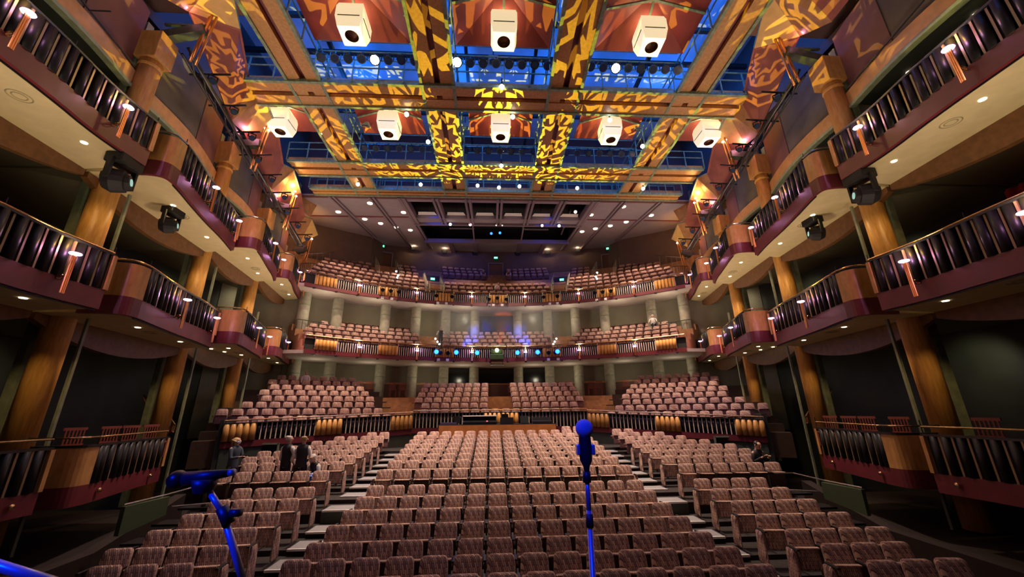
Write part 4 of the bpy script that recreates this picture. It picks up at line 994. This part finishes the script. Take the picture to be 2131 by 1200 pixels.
# handrails of the stairs and side rails
def railing(label, pts, h=.9, n=6, mt=None):
    t = thing('handrail', label, 'railing', pts[0]); mt = mt or CHROME
    M().tube([(x, y, z + h) for x, y, z in pts], .028, 6).make('top_rail', mt, t)
    q = M()
    for a, b in zip(pts[:-1], pts[1:]):
        for i in range(n + 1):
            u = i / n; p = [a[j] + (b[j] - a[j]) * u for j in range(3)]; q.cyl(p, (p[0], p[1], p[2] + h), .016, n=5)
    q.make('uprights', mt, t); return t
for s in (-1, 1):
    railing('steel handrail climbing to the top tier %s door, outer side' % SIDE[s], [P(22.0, 26.5 * s, 13.9), P(25.0, 26.3 * s, 15.8)], .95, 4)
    railing('steel handrail climbing to the top tier %s door, inner side' % SIDE[s], [P(21.8, 21.9 * s, 13.8), P(25.0, 22.2 * s, 15.8)], .95, 4)
    railing('steel rail behind the top tier %s outer seats' % SIDE[s], [P(25.0, 27 * s, 15.9), P(25.0, 31.5 * s, 15.9), P(23.4, 37 * s, 14.6), P(23.2, 41 * s, 14.0)], .9, 4)
    railing('curved dark rail at the %s end of top tier' % SIDE[s], [P(22.6, 36.5 * s, 13.3), P(21.6, 40 * s, 12.9), P(20.4, 42.5 * s, 12.3)], .9, 5, BLACK)
    railing('thin steel railing at the %s end of first balcony' % SIDE[s], [P(20.1, 41.8 * s, 8.3), P(20.1, 37 * s, 8.3)], .9, 5, BLACK)
    for n, (r_, a, z, w_) in enumerate(((20.6, 23.2, 13.55, 'top tier inner stair, lower'), (20.9, 22.9, 13.85, 'top tier inner stair, upper'), (22.1, 22.9, 14.6, 'top tier inner stair, highest'), (21.3, 40.6, 12.9, 'top tier outer end'), (22.0, 38, 13.6, 'top tier outer side'))):
        tag(M().ball(P(r_, a * s, z), .08, 8).make('step_light', E_BULB), 'tiny white step light, %s %s' % (SIDE[s], w_), 'lamp', 'step lights in the balconies')
    for n, (r_, a, z) in enumerate(((18.2, 12.9, 7.95), (18.9, 13.1, 8.25), (19.6, 13.4, 8.6))):
        tag(M().ball(P(r_, a * s + (0 if s > 0 else -.9), z), .07, 8).make('step_light', E_BULB), 'tiny white step light beside %s first balcony stair, %s' % (SIDE[s], ('lowest', 'middle', 'highest')[n]), 'lamp', 'step lights in the balconies')
    for n, (x, y, z) in enumerate(((13.9, 17.5, 3.7), (14.5, 21.5, 4.6))):
        tag(M().ball((s * x, y, z), .08, 8).make('step_light', E_BULB), 'small white wall light in the dark %s passage, %s' % (SIDE[s], ('nearer', 'farther')[n]), 'lamp')
    t = thing('stair_balustrade', 'curved wooden stair balustrade in the dark %s passage' % SIDE[s], 'balustrade', (s * 13.3, 17.2, 2.6))
    m = M(); n = 10; vs = []
    for i in range(n + 1):
        u = i / n; x = s * (14.6 - 1.5 * u); y = 16.9 + .2 * sin(pi * u); zt = 4.0 - 1.15 * u; zb = zt - .75 * (sin(pi * min(1, (1 - u) * .9 + .1)) * .8 + .1)
        vs += [(x, y, zt), (x, y, zb)]
    m.add(vs, [(2 * i, 2 * i + 1, 2 * i + 3, 2 * i + 2) for i in range(n)] + [])
    m.add([(x, y + .06, z) for x, y, z in vs], [(2 * i, 2 * i + 2, 2 * i + 3, 2 * i + 1) for i in range(n)])
    m.make('curved_panel', OAK, t); M().tube([v for v in vs[::2]], .03, 6).tube([v for v in vs[1::2]], .025, 6).make('brass_rail', BRASS, t)

# ------------------------------------------------------------------ seats
def seat_proto(end=0):
    t = thing('theatre_seat', 'x', 'seat', (0, 0, 0))
    bk = M().slab(.50, .455, .50, .93, .085, .075, .022, y=.14, lean=.24); bk.make('backrest', FAB, t, True)
    M().slab(.44, .44, .30, .655, .06, .05, .004, y=.04, lean=.05).make('seat_pad', SEATBK if not end else FAB, t, True)
    M().box((0, .032, .663), (.45, .085, .03)).make('seat_rim', FAB, t, bevel=.01)
    M().box((-.28, -.02, .68), (.055, .30, .035)).make('armrest', BLACK, t, bevel=.008)
    M().box((-.28, .04, .33), (.03, .16, .66)).make('side_stand', SEATBK, t)
    return t
def add_end(t, side):
    M().slab(.30, .26, .06, .64, .045, .05, .004).v
    q = M(); q.merge(M().slab(.34, .24, .04, .66, .05, .06, .004), Matrix.Translation((.30 * side, .06, 0)) @ Matrix.Rotation(side * pi / 2, 4, 'Z'))
    q.v = [(x, y, z) for x, y, z in q.v]
    return q
proto = seat_proto()
ends = {}
for sd in (-1, 1):
    p = seat_proto(1); q = add_end(p, sd); q.make('end_panel', FAB, p, True)
    if sd == 1: M().box((.28, -.02, .68), (.055, .30, .035)).make('armrest', BLACK, p, bevel=.008)
    ends[sd] = p
seats = []
PIT = .556
for i, (y, z) in enumerate(zip(ROWY[:15], FL[:15])):
    n = 14; off = -.05
    for k in range(n):
        x = (k - (n - 1) / 2) * PIT + off
        if i >= 13 and k == n - 1 and 0: continue
        seats.append((x, y, z, 0, 'centre', i, k, -1 if k == 0 else (1 if k == n - 1 else 0)))
for k, x in enumerate((3.1, 3.66)): seats.append((x, 19.4, FL[15], 0, 'centre', 15, k, 0))
NS = [2, 3, 4, 4, 4, 4, 4, 6, 6, 7, 7, 6, 5, 4, 2]
for s in (-1, 1):
    for i, (y, z) in enumerate(zip(ROWY[:15], FL[:15])):
        x0 = 5.50 if i <= 8 else 5.45 - .02 * (i - 8); extra = 1 if (s == 1 and i == 0) else 0
        for k in range(NS[i] + extra):
            a = -s * R(5)
            seats.append((s * (x0 + k * PIT), y - .0 * k, z, a, SIDE[s], i, k, (-s if k == 0 else 0)))
cam0 = Vector((-.5, 0, 3.2))
seats.sort(key=lambda q: (Vector(q[:3]) - cam0).length)
occupied = {('left', 8, 0), ('right', 8, 6)}
rest = []
n_ind = 0
for q in seats:
    x, y, z, a, blk, i, k, e = q
    if n_ind >= 299: rest.append((x, y, z, a)); continue
    n_ind += 1
    src = proto if e == 0 else ends[e]
    o = dup(src, (x, y, z), a)
    if blk == 'centre': lb = 'patterned theatre seat, centre block, %s row from stage, %s seat from the left' % (ORD[i], ORD[k])
    else: lb = 'patterned theatre seat, %s block, %s row from stage, %s seat from the aisle' % (blk, ORD[i], ORD[k])
    tag(o, lb, 'seat', 'patterned seats of the stalls')
for p in [proto] + list(ends.values()):
    for c in list(p.children): bpy.data.objects.remove(c)
    bpy.data.objects.remove(p)
# the far seats: one object
far_pad = M().slab(.475, .43, .50, .93, .085, .08, .02, seg=2, y=.14, lean=.24)
far_seat = M().slab(.44, .44, .28, .66, .09, .05, .0, seg=1, y=.02, lean=.05)
F1 = M(); F2 = M()
def far(x, y, z, rz, sc_=1., down=False):
    mt = Matrix.Translation((x, y, z)) @ Matrix.Rotation(rz, 4, 'Z') @ Matrix.Diagonal((sc_, sc_, 1, 1))
    F1.merge(far_pad, mt); F1.merge(M().box((0, -.0, .665), (.44, .10, .035)), mt); F2.merge(far_seat, mt); F2.merge(M().box((-.28, 0, .62), (.05, .34, .06)), mt)
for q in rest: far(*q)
# parterre centre
for i in range(6):
    y = 22.15 + .9 * i; z = 2.45 + .34 * i
    for s in (-1, 1):
        n = 7 + (1 if i > 1 else 0)
        if i == 0:
            for k in range(8): far(s * (.3 + k * PIT), y, z, 0, 1.)
        else:
            for k in range(n): far(s * (.95 + k * PIT), y, z, 0, 1.)
# parterre sides
for s in (-1, 1):
    for i in range(8):
        d = .85 + .88 * i; z = 2.2 + .335 * i; u0 = 1.0 + (.25 * i if i < 3 else .1 * i); u1 = (8.3, 8.8, 8.2, 7.4, 7.2, 7.0, 7.0, 6.6)[i]
        n = int((u1 - u0) / .575)
        for k in range(n):
            x, y = side_pt(s, u0 + k * .575, d); far(x, y, z, (R(31) if s < 0 else -R(31)), 1.02)
# first balcony
for i in range(5):
    r_ = 17.85 + .88 * i; z = 7.15 + .46 * i; st = math.degrees(.58 / r_)
    def run(a0, a1):
        a = a0
        while a <= a1:
            far(*P(r_, a), z, -R(a), 1.04); a += st
    if i < 4: run(-12.3, -5.9 + 0 * i) if i == 3 else run(-12.3, 12.3)
    if i == 3: run(-4, 3.6); run(5.6, 12.3)
    lim = (41, 40.5, 39, 36.5, 34)[i]
    run(17.3 + .4 * i, lim); run(-lim, -17.3 - .4 * i)
# top tier
for i in range(8):
    r_ = 19.75 + .9 * i; z = 11.85 + .62 * i; st = math.degrees(.60 / r_)
    def run(a0, a1):
        a = a0
        while a <= a1:
            far(*P(r_, a), z, -R(a), 1.06); a += st
    if i < 3: run(-11.8, 11.8)
    if i >= 5: run(-11.6, -2.6); run(2.6, 11.6)
    if i < 4: run(17, 40.5 - i * 1.2); run(-40.5 + i * 1.2, -17)
    elif i < 7:
        run(17.2, 21.2); run(-21.2, -17.2)
        if i < 6: run(27.6, 36 - (i - 4) * 2.5); run(-36 + (i - 4) * 2.5, -27.6)
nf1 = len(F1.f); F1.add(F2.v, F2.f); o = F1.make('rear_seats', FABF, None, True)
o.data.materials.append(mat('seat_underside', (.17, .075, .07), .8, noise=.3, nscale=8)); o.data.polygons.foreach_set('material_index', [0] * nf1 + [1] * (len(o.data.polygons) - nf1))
tag(o, 'all the smaller patterned seats of the parterre and both rear balconies', 'seats', kind='stuff')

# aisle steps
for s in (-1, 1):
    t = thing('aisle_steps', 'grey aisle steps with pale nosings between centre and %s seat blocks' % SIDE[s], 'steps', (s * 4.55, 5.5, 0))
    for i in range(15):
        y, z = ROWY[i], FL[i]; zn = FL[min(15, i + 1)]
        y0 = y - .42; dd = (ROWY[i + 1] - ROWY[i]); x = s * 4.5; w_ = 1.18
        if i == 7: pass
        if z > .02:
            p = M().box((x, y0 + .24, z + .012), (w_, .62, .03)).make('tread', TREAD, t)
            sub(M().box((x, y0 - .06, z + .014), (w_, .045, .045)), 'nosing', NOSE, p)
    m = M().box((s * 4.5, ROWY[7] - .48, FL[6] + .14), (1.2, .06, .26)).make('riser', GREENW, t)
# green side ledge with white rail at the outer stalls
for s in (-1, 1):
    t = thing('side_ledge', 'green stepped ledge with steel edge beside the %s stalls near the second column' % SIDE[s], 'ledge', (s * 9.2, 11.5, 0))
    M().wall([(s * 9.25, 10.7), (s * 9.05, 11.75)], lambda i: (.55, .75)[i], lambda i: (1.16, 1.18)[i], .12, s).make('green_panel', mat('green_panel', (.055, .08, .04), .5) if 'green_panel' not in bpy.data.materials else bpy.data.materials['green_panel'], t)
    M().tube([(s * 9.2, 10.7, 1.2), (s * 9.05, 11.75, 1.22), (s * 8.6, 12.3, 1.34), (s * 8.0, 12.3, 1.34)], .018).tube([(s * 8.8, 11.7, .95), (s * 8.0, 11.9, .97)], .016).make('steel_edge', CHROME, t)
    for k in range(3):
        M().box((s * 8.6, 11.0 + k * .8, .35 + k * .2), (1.0, .5, .05)).make('step', BLACK, t)

# ------------------------------------------------------------------ mixing position
t = thing('mixing_desk', 'long wooden mixing position desk behind the centre stalls', 'desk', (-.2, 19.9, 1.5))
M().box((-.2, 19.75, 2.0), (5.65, .08, 1.2)).make('front_panel', DESKW, t)
M().box((-.2, 20.2, 2.6), (5.75, .95, .05)).make('desktop', BLACK, t)
for x in (-3.0, 2.6): M().box((x, 20.2, 2.0), (.06, .9, 1.15)).make('end_panel', DESKW, t)
t = thing('mixing_console', 'wide black mixing console with pale screen hood, left on the desk', 'mixing console', (-1.1, 20.1, 2.63))
M().box((-1.08, 20.15, 2.72), (1.65, .5, .16), rx=.25).make('control_surface', BLACK, t)
M().box((-1.08, 20.2, 2.83), (1.62, .06, .36), rx=-.2).make('rear_panel', BLKG, t)
M().box((-1.08, 20.15, 3.02), (1.66, .16, .05)).make('hood', NOSE, t)
M().box((-.72, 19.98, 2.74), (.07, .03, .1)).make('red_light', emis('red_dot', (1, .1, .15), 3), t)
t = thing('equipment_rack', 'black equipment rack with small monitor right of the mixing console', 'rack', (.25, 20.2, 2.63))
M().box((.25, 20.2, 2.78), (.65, .5, .3)).make('case', BLACK, t); M().box((.15, 20.15, 3.0), (.35, .2, .2)).make('monitor', BLKG, t)
t = thing('laptop', 'open black laptop on the right part of the mixing desk', 'laptop', (1.15, 20.1, 2.63))
M().box((1.15, 20.15, 2.65), (.42, .3, .03)).make('base', BLACK, t); M().box((1.15, 20.3, 2.82), (.42, .02, .32), rx=-.15).make('screen', VOID, t)
t = thing('lighting_console', 'low black lighting console at the right end of mixing desk', 'mixing console', (2.0, 20.1, 2.63))
M().box((2.0, 20.15, 2.7), (.95, .45, .12), rx=.1).make('control_surface', BLACK, t); M().box((2.0, 20.35, 2.83), (.9, .05, .2), rx=-.1).make('screen', VOID, t)
t = thing('equipment_box', 'small dark equipment box at left end of mixing desk', 'equipment', (-2.6, 20.1, 2.63))  # plain equipment case with a speaker, no lamp in it
M().box((-2.6, 20.1, 2.68), (.8, .4, .1)).make('case', mat('violet_dark', (.05, .04, .10), .5), t); M().box((-2.2, 20.2, 2.85), (.25, .2, .35)).make('speaker', BLACK, t)

# ------------------------------------------------------------------ microphones
t = thing('microphone_stand', 'blue lit upright microphone stand right of centre in the foreground', 'microphone stand', (-.18, 1.45, 1.5))
M().cyl((-.175, 1.46, 1.52), (-.17, 1.45, 2.88), .0105, .0095, 14).make('pole', STANDM, t, True)
M().cyl((-.17, 1.45, 2.83), (-.17, 1.45, 2.87), .0125, .0125, 14).make('clutch', MICB, t, True)
M().cyl((-.17, 1.45, 2.965), (-.17, 1.45, 3.0), .014, .014, 12).make('top_collar', MICB, t, True)
M().cyl((-.17, 1.45, 2.87), (-.17, 1.45, 2.98), .008, .008, 14).make('upper_tube', STANDM, t, True)
M().lathe([(.001, 1.5), (.13, 1.5), (.13, 1.515), (.02, 1.54)], (-.175, 1.46, 0), 24).make('base_plate', BLACK, t)
t = thing('microphone', 'microphone with round foam top on the upright stand', 'microphone', (-.17, 1.45, 3.0))
M().lathe([(.001, 2.985), (.008, 2.99), (.011, 3.015), (.0215, 3.035), (.0225, 3.075), (.021, 3.11), (.023, 3.125), (.001, 3.126)], (-.169, 1.45, 0), 20).make('handle', MICB, t, True)
M().ball((-.168, 1.45, 3.14), .0315, 24).make('foam_head', FOAM, t, True)
for x in (-.143, -.195): M().box((x, 1.45, 3.07), (.012, .03, .035)).make('clip_wing', STANDM, t, bevel=.004)
t = thing('microphone_stand', 'blue lit leaning microphone stand at lower left foreground', 'microphone stand', (-1.1, 1.35, 1.5))
M().cyl((-1.325, 1.3, 2.985), (-1.275, 1.3, 2.93), .0085, .0085, 14).cyl((-1.275, 1.3, 2.93), (-1.19, 1.32, 2.74), .0095, .0095, 14).cyl((-1.19, 1.32, 2.74), (-1.1, 1.35, 1.52), .0105, .0105, 14).make('pole', STANDM, t, True)
M().cyl((-1.283, 1.3, 2.945), (-1.255, 1.303, 2.90), .016, .016, 14).box((-1.24, 1.3, 2.93), (.03, .02, .018)).make('clutch', MICB, t, True)
M().lathe([(.001, 1.5), (.13, 1.5), (.13, 1.515), (.02, 1.54)], (-1.1, 1.35, 0), 24).make('base_plate', BLACK, t)
t = thing('microphone', 'dark microphone lying level on the leaning stand', 'microphone', (-1.36, 1.3, 3.02))
M().cyl((-1.405, 1.3, 3.022), (-1.285, 1.305, 3.035), .0195, .011, 16).make('handle', MICB, t, True)
M().ball((-1.425, 1.3, 3.02), .026, 20).make('mesh_head', BLACK, t, True)
M().cyl((-1.285, 1.305, 3.035), (-1.268, 1.305, 3.037), .010, .010, 12).make('cable_plug', STANDM, t, True)
M().lathe([(.024, 2.985), (.03, 3.0), (.034, 3.02), (.001, 3.02)], (-1.345, 1.3, 0), 14).make('clip', MICB, t, True)
t = thing('microphone_stand', 'blue lit boom arm crossing the bottom left corner', 'microphone stand', (-1.2, .95, 1.5))
M().cyl((-1.5, .88, 2.965), (-1.28, .93, 2.875), .009, .009, 12).make('boom_arm', STANDM, t, True)
M().cyl((-1.28, .93, 2.875), (-1.28, .95, 1.52), .012, .012, 12).make('pole', STANDM, t, True)
M().lathe([(.001, 1.5), (.12, 1.5), (.12, 1.515), (.02, 1.54)], (-1.28, .95, 0), 24).make('base_plate', BLACK, t)
# ------------------------------------------------------------------ people
SKIN = mat('skin', (.62, .38, .27), .55); VEST = mat('black_vest', (.012, .012, .016), .7); SHIRT = mat('white_shirt', (.72, .70, .68), .8)
NAVY = mat('dark_blouse', (.045, .06, .09), .8); TROU = mat('black_trousers', (.01, .01, .012), .8); SHOE = mat('black_shoe', (.01, .01, .01), .4)
HAIRW = mat('white_hair', (.70, .66, .58), .7, noise=.3, nscale=60); HAIRB = mat('blonde_hair', (.55, .38, .18), .6, noise=.4, nscale=60); HAIRD = mat('dark_hair', (.02, .014, .01), .5)
HAIRG = mat('grey_hair', (.50, .47, .42), .7, noise=.3, nscale=60); MASK = mat('pale_mask', (.62, .70, .78), .8); BLUEP = mat('blue_paper', (.05, .18, .75), .6); EYEM = mat('eye_dark', (.02, .015, .01), .3); LIPM = mat('lips', (.45, .16, .13), .5)
def skinned(name, nodes, edges, mtl, parent, sub_=1, root=0):
    me = bpy.data.meshes.new(name); me.from_pydata([n[0] for n in nodes], edges, []); me.update(); me.materials.append(mtl)
    o = bpy.data.objects.new(name, me); col.objects.link(o); o.parent = parent
    sk = o.modifiers.new('skin', 'SKIN'); sk.use_smooth_shade = True; sk.branch_smoothing = .4
    me.skin_vertices.new() if not me.skin_vertices else None
    for i, n in enumerate(nodes):
        v = me.skin_vertices[0].data[i]; r = n[1]; v.radius = r if isinstance(r, tuple) else (r, r); v.use_root = (i == root)
    o.modifiers.new('subd', 'SUBSURF').levels = sub_; o.modifiers['subd'].render_levels = sub_
    return o
def person(label, loc, rz, H=1.0, sit=False, lean=0., turn=0., hands=None, top=VEST, sleeve=SHIRT, hair=HAIRG, long_hair=False, mask=False, trousers=TROU, group=None, female=False):
    hands = hands and [Vector(h) for h in hands]
    t = thing('person', label, 'person', loc, group, rz)
    V = Vector
    pz = .50 if sit else .93
    pel = V((0, 0 if not sit else .02, pz)); L = R(lean)
    def up(h, f=0): return pel + V((0, -sin(L) * h - cos(L) * f, cos(L) * h - sin(L) * f))
    waist = up(.18); chest = up(.38); neck0 = up(.52); neck1 = up(.555, .01)
    hl = L * .6 + (R(22) if sit or lean > 20 else 0)
    def hd(h, f=0, sx=0): return neck1 + V((sx, -sin(hl) * h - cos(hl) * f, cos(hl) * h - sin(hl) * f))
    sw = .165 if female else .185
    sh = [chest + V((k * sw, 0, 0)) + (up(.47) - up(.38)) for k in (-1, 1)]
    hands = hands or [(-.24, -.03, .82 if not sit else .6), (.24, -.03, .82 if not sit else .6)]
    hips = [pel + V((k * .09, 0, -.04)) for k in (-1, 1)]
    if sit:
        knee = [V((k * .12, -.43, .52)) for k in (-1, 1)]; ank = [V((k * .11, -.40, .09)) for k in (-1, 1)]
    else:
        knee = [V((k * .10, -.02, .49)) for k in (-1, 1)]; ank = [V((k * .10, .02, .08)) for k in (-1, 1)]
    nodes = [(pel, .10), (waist, .085), (chest, .10), (neck0, .062), (neck1, .056), (hd(.055), (.072, .085)), (hd(.125, .0), (.088, .105)), (hd(.20), (.06, .075))]
    edges = [(0, 1), (1, 2), (2, 3), (3, 4), (4, 5), (5, 6), (6, 7)]
    slv = []
    for k in (0, 1):
        s = (-1, 1)[k]; h = V(hands[k]); S = sh[k]; mid = (S + h) / 2; d = (h - S); L2 = d.length; bend = sqrt(max(0, .29 ** 2 - (L2 / 2) ** 2)) if L2 < .58 else .02
        el = mid + V((s * .35, .35, -.85)).normalized() * bend
        b = len(nodes); nodes += [(S, .040), (el, .038), (h, .026)]; edges += [(2, b), (b, b + 1), (b + 1, b + 2)]
        slv.append((S, el, h))
        fd = (h - el).normalized(); sd = fd.cross(V((0, 0, 1))); sd = sd.normalized() if sd.length > .1 else V((1, 0, 0)); dn = V((0, 0, -1))
        palm = h + fd * .055; pb = len(nodes); nodes.append((palm, (.032, .016))); edges.append((b + 2, pb))
        for j, (q, ln) in enumerate(((-.027, .062), (-.009, .072), (.009, .068), (.027, .052))):
            a1 = palm + sd * q + fd * .03; a2 = a1 + fd * ln * .55 + dn * .012; a3 = a2 + fd * ln * .35 + dn * .025
            f0 = len(nodes); nodes += [(a1, .0095), (a2, .009), (a3, .008)]; edges += [(pb, f0), (f0, f0 + 1), (f0 + 1, f0 + 2)]
        f0 = len(nodes); th = h + fd * .02 + sd * (-s) * .03; nodes += [(th, .011), (th + fd * .035 + sd * (-s) * .02, .009)]; edges += [(b + 2, f0), (f0, f0 + 1)]
        lb = len(nodes); toe = ank[k] + V((0, -.15, -.045))
        nodes += [(hips[k], .085), (knee[k], .055), (ank[k], .038), (toe, .032)]; edges += [(0, lb), (lb, lb + 1), (lb + 1, lb + 2), (lb + 2, lb + 3)]
    skinned('body', nodes, edges, SKIN, t, 1)
    def P_(m_, nm, mt_, smooth=True): o = bpy.data.objects.new(nm, m_.mesh(nm, mt_, smooth)); col.objects.link(o); o.parent = t; return o
    tw = 1. if not female else .92
    lf = M(); n_ = 18; secs = [(pel + V((0, .0, -.09)), .165, .125), (pel + V((0, 0, .03)), .17, .125), (waist, .158, .115), (up(.30), .178, .128), (up(.42), .20, .125), (up(.485), .165, .10), (up(.53), .085, .075)]
    for c, rx, ry in secs:
        fy = V((0, cos(L), sin(L)))
        for i_ in range(n_): a_ = 2 * pi * i_ / n_; q_ = c + V((rx * tw * cos(a_), 0, 0)) + fy * ry * sin(a_); lf.v.append(tuple(q_))
    for j_ in range(len(secs) - 1): lf.f += [(j_ * n_ + i_, j_ * n_ + (i_ + 1) % n_, (j_ + 1) * n_ + (i_ + 1) % n_, (j_ + 1) * n_ + i_) for i_ in range(n_)]
    P_(lf, 'vest' if top is VEST else 'blouse', top)
    for k in (0, 1):
        S, el, h = slv[k]
        skinned('sleeve', [(S + V(((1, -1)[k] * .03, 0, -.01)), .078), (S.lerp(el, .5), .060), (el, .052), (el.lerp(h, .86), .038)], [(0, 1), (1, 2), (2, 3)], sleeve, t, 1)
        skinned('trouser_leg', [(hips[k] + V((0, 0, .05)), .098), (hips[k].lerp(knee[k], .5), .092), (knee[k], .072), (ank[k] + V((0, 0, .02)), .055)], [(0, 1), (1, 2), (2, 3)], trousers, t, 1)
        toe = ank[k] + V((0, -.17, -.045)); skinned('shoe', [(ank[k] + V((0, .03, -.04)), .04), (ank[k] + V((0, -.06, -.045)), .042), (toe, .03)], [(0, 1), (1, 2)], SHOE, t, 1)
    if top is VEST: skinned('shirt_collar', [(up(.47), .072), (up(.54), .062)], [(0, 1)], SHIRT, t, 1)
    # hair shell
    hn = [(hd(.055, -.055), (.080, .062)), (hd(.12, -.035), (.104, .100)), (hd(.20, -.01), (.088, .10))]
    he = [(0, 1), (1, 2)]
    if long_hair:
        hn += [(hd(.05, -.085), (.085, .04)), (hd(-.12, -.10), (.08, .03)), (hd(-.24, -.10), (.05, .02))]; he += [(0, 3), (3, 4), (4, 5)]
    skinned('hair', hn, he, hair, t, 2)
    # face
    fc = M(); mo = M()
    for s in (-1, 1): fc.ball(hd(.125, .098, s * .033), .011, 8)
    P_(fc, 'eyes', EYEM)
    P_(M().cyl(hd(.125, .092), hd(.085, .118), .010, .016, 8).ball(hd(.085, .112), .016, 8), 'nose', SKIN)
    if mask: P_(M().ball(hd(.06, .055), .064, 12, .9), 'face_mask', MASK)
    else: P_(M().bar(hd(.045, .09, -.024), hd(.045, .09, .024), .012, .012), 'mouth', LIPM)
    e = M()
    for s in (-1, 1): e.ball(hd(.105, -.0, s * .094), .022, 8)
    P_(e, 'ears', SKIN)
    for c in t.children: c.scale = (H, H, H)
    return t
z8 = FL[8]
person('person with long blonde hair and mask looking at a phone, standing by left column', (-8.55, 13.5, z8), R(72), 1.03, hands=[(-.08, -.34, 1.15), (.06, -.36, 1.14)], top=NAVY, sleeve=NAVY, hair=HAIRB, long_hair=True, mask=True, female=True)
a = R(72); tag(M().box((-8.55 + .40 * sin(a), 13.5 - .40 * cos(a), z8 + 1.2), (.02, .16, .08), rz=a).make('phone', BLACK), 'dark phone held by the person by the left column', 'phone')
person('grey-haired person in black vest and white shirt, left of the standing pair', (-6.80, 13.2, z8), R(150), 1.06, turn=0, hands=[(-.20, -.30, 1.12), (.24, -.12, .95)], hair=HAIRW)
person('fair-haired person in black vest seen from behind, right of the standing pair', (-6.32, 13.15, z8), R(185), 1.05, hands=[(-.24, -.1, .9), (.26, -.12, .95)], hair=HAIRB, female=True)
person('white-haired person in black vest sitting bent over blue papers at the left aisle', (-5.86, 13.4, z8), R(-25), 1.03, True, 24, hands=[(-.10, -.40, .72), (.10, -.40, .70)], hair=HAIRW, female=True)
tag(M().box((-5.84, 12.96, z8 + .68), (.34, .24, .03), rz=-.4, rx=.3).box((-5.89, 12.91, z8 + .6), (.24, .2, .03), rz=-.2, rx=.9).make('blue_papers', BLUEP), 'blue papers on the lap of the white-haired person', 'papers')
person('dark-haired person in black jacket with white shirt, sitting at right end of stalls', (8.2, 13.25, z8), R(10), 1.12, True, 6, hands=[(-.08, -.30, .86), (.10, -.30, .84)], top=VEST, sleeve=VEST, hair=HAIRD, female=True)
tag(M().box((8.18, 12.86, z8 + 1.0), (.09, .02, .15), rx=-.6).make('phone', BLACK), 'dark phone held by the seated person at right', 'phone')
x, y = P(16.6, -34); person('person in white shirt and dark tie behind the left parterre seats', (-11.85, 24.7, 4.1), R(15), .95, hands=[(-.16, -.25, .95), (.16, -.25, .95)], lean=15, top=SHIRT, sleeve=SHIRT, hair=HAIRD)
x, y = P(20.3, 34.3); person('person in white shirt sitting in back row of right first balcony', (x, y, 8.65), -R(34) + R(20), 1.05, True, 10, hands=[(-.22, -.30, .75), (.1, -.35, .8)], top=SHIRT, sleeve=SHIRT, hair=HAIRG)
x, y = P(18.9, -13.4); person('person in black vest bending at the left stair of first balcony', (x, y, 7.7), -R(-13), 1.0, lean=28, hands=[(-.25, -.45, 1.15), (.2, -.45, 1.1)], hair=HAIRG)
x, y = P(21.2, -.4); person('person in white shirt leaning forward in centre of the top tier', (x, y, 12.6), R(30), 1.05, True, 25, hands=[(-.2, -.45, .75), (.0, -.45, .75)], top=SHIRT, sleeve=SHIRT, hair=HAIRD)
x, y = P(25.1, -3.2); person('person sitting left of the centre door of top tier', (x, y, 15.2), R(10), 1.05, True, 12, hair=HAIRW, hands=[(-.1, -.35, .8), (.1, -.35, .8)])
x, y = P(25.1, 2.6); person('person sitting right of the centre door of top tier', (x, y, 15.2), R(-15), 1.05, True, 12, hair=HAIRG, hands=[(-.1, -.35, .8), (.1, -.35, .8)])

# ------------------------------------------------------------------ stage haze where the blue beams cross the first balcony
hz = bpy.data.materials.new('stage_haze'); hz.use_nodes = True; nt = hz.node_tree; nt.nodes.remove(nt.nodes['Principled BSDF'])
vs_ = nt.nodes.new('ShaderNodeVolumeScatter'); vs_.inputs['Density'].default_value = .08; vs_.inputs['Anisotropy'].default_value = .2
nt.links.new(vs_.outputs[0], nt.nodes['Material Output'].inputs['Volume'])
o = M().box((0, 29.2, 9.3), (9, 4.2, 3.3)).make('haze', hz); tag(o, 'thin haze in the coloured beams above the centre of first balcony', 'haze', kind='stuff')
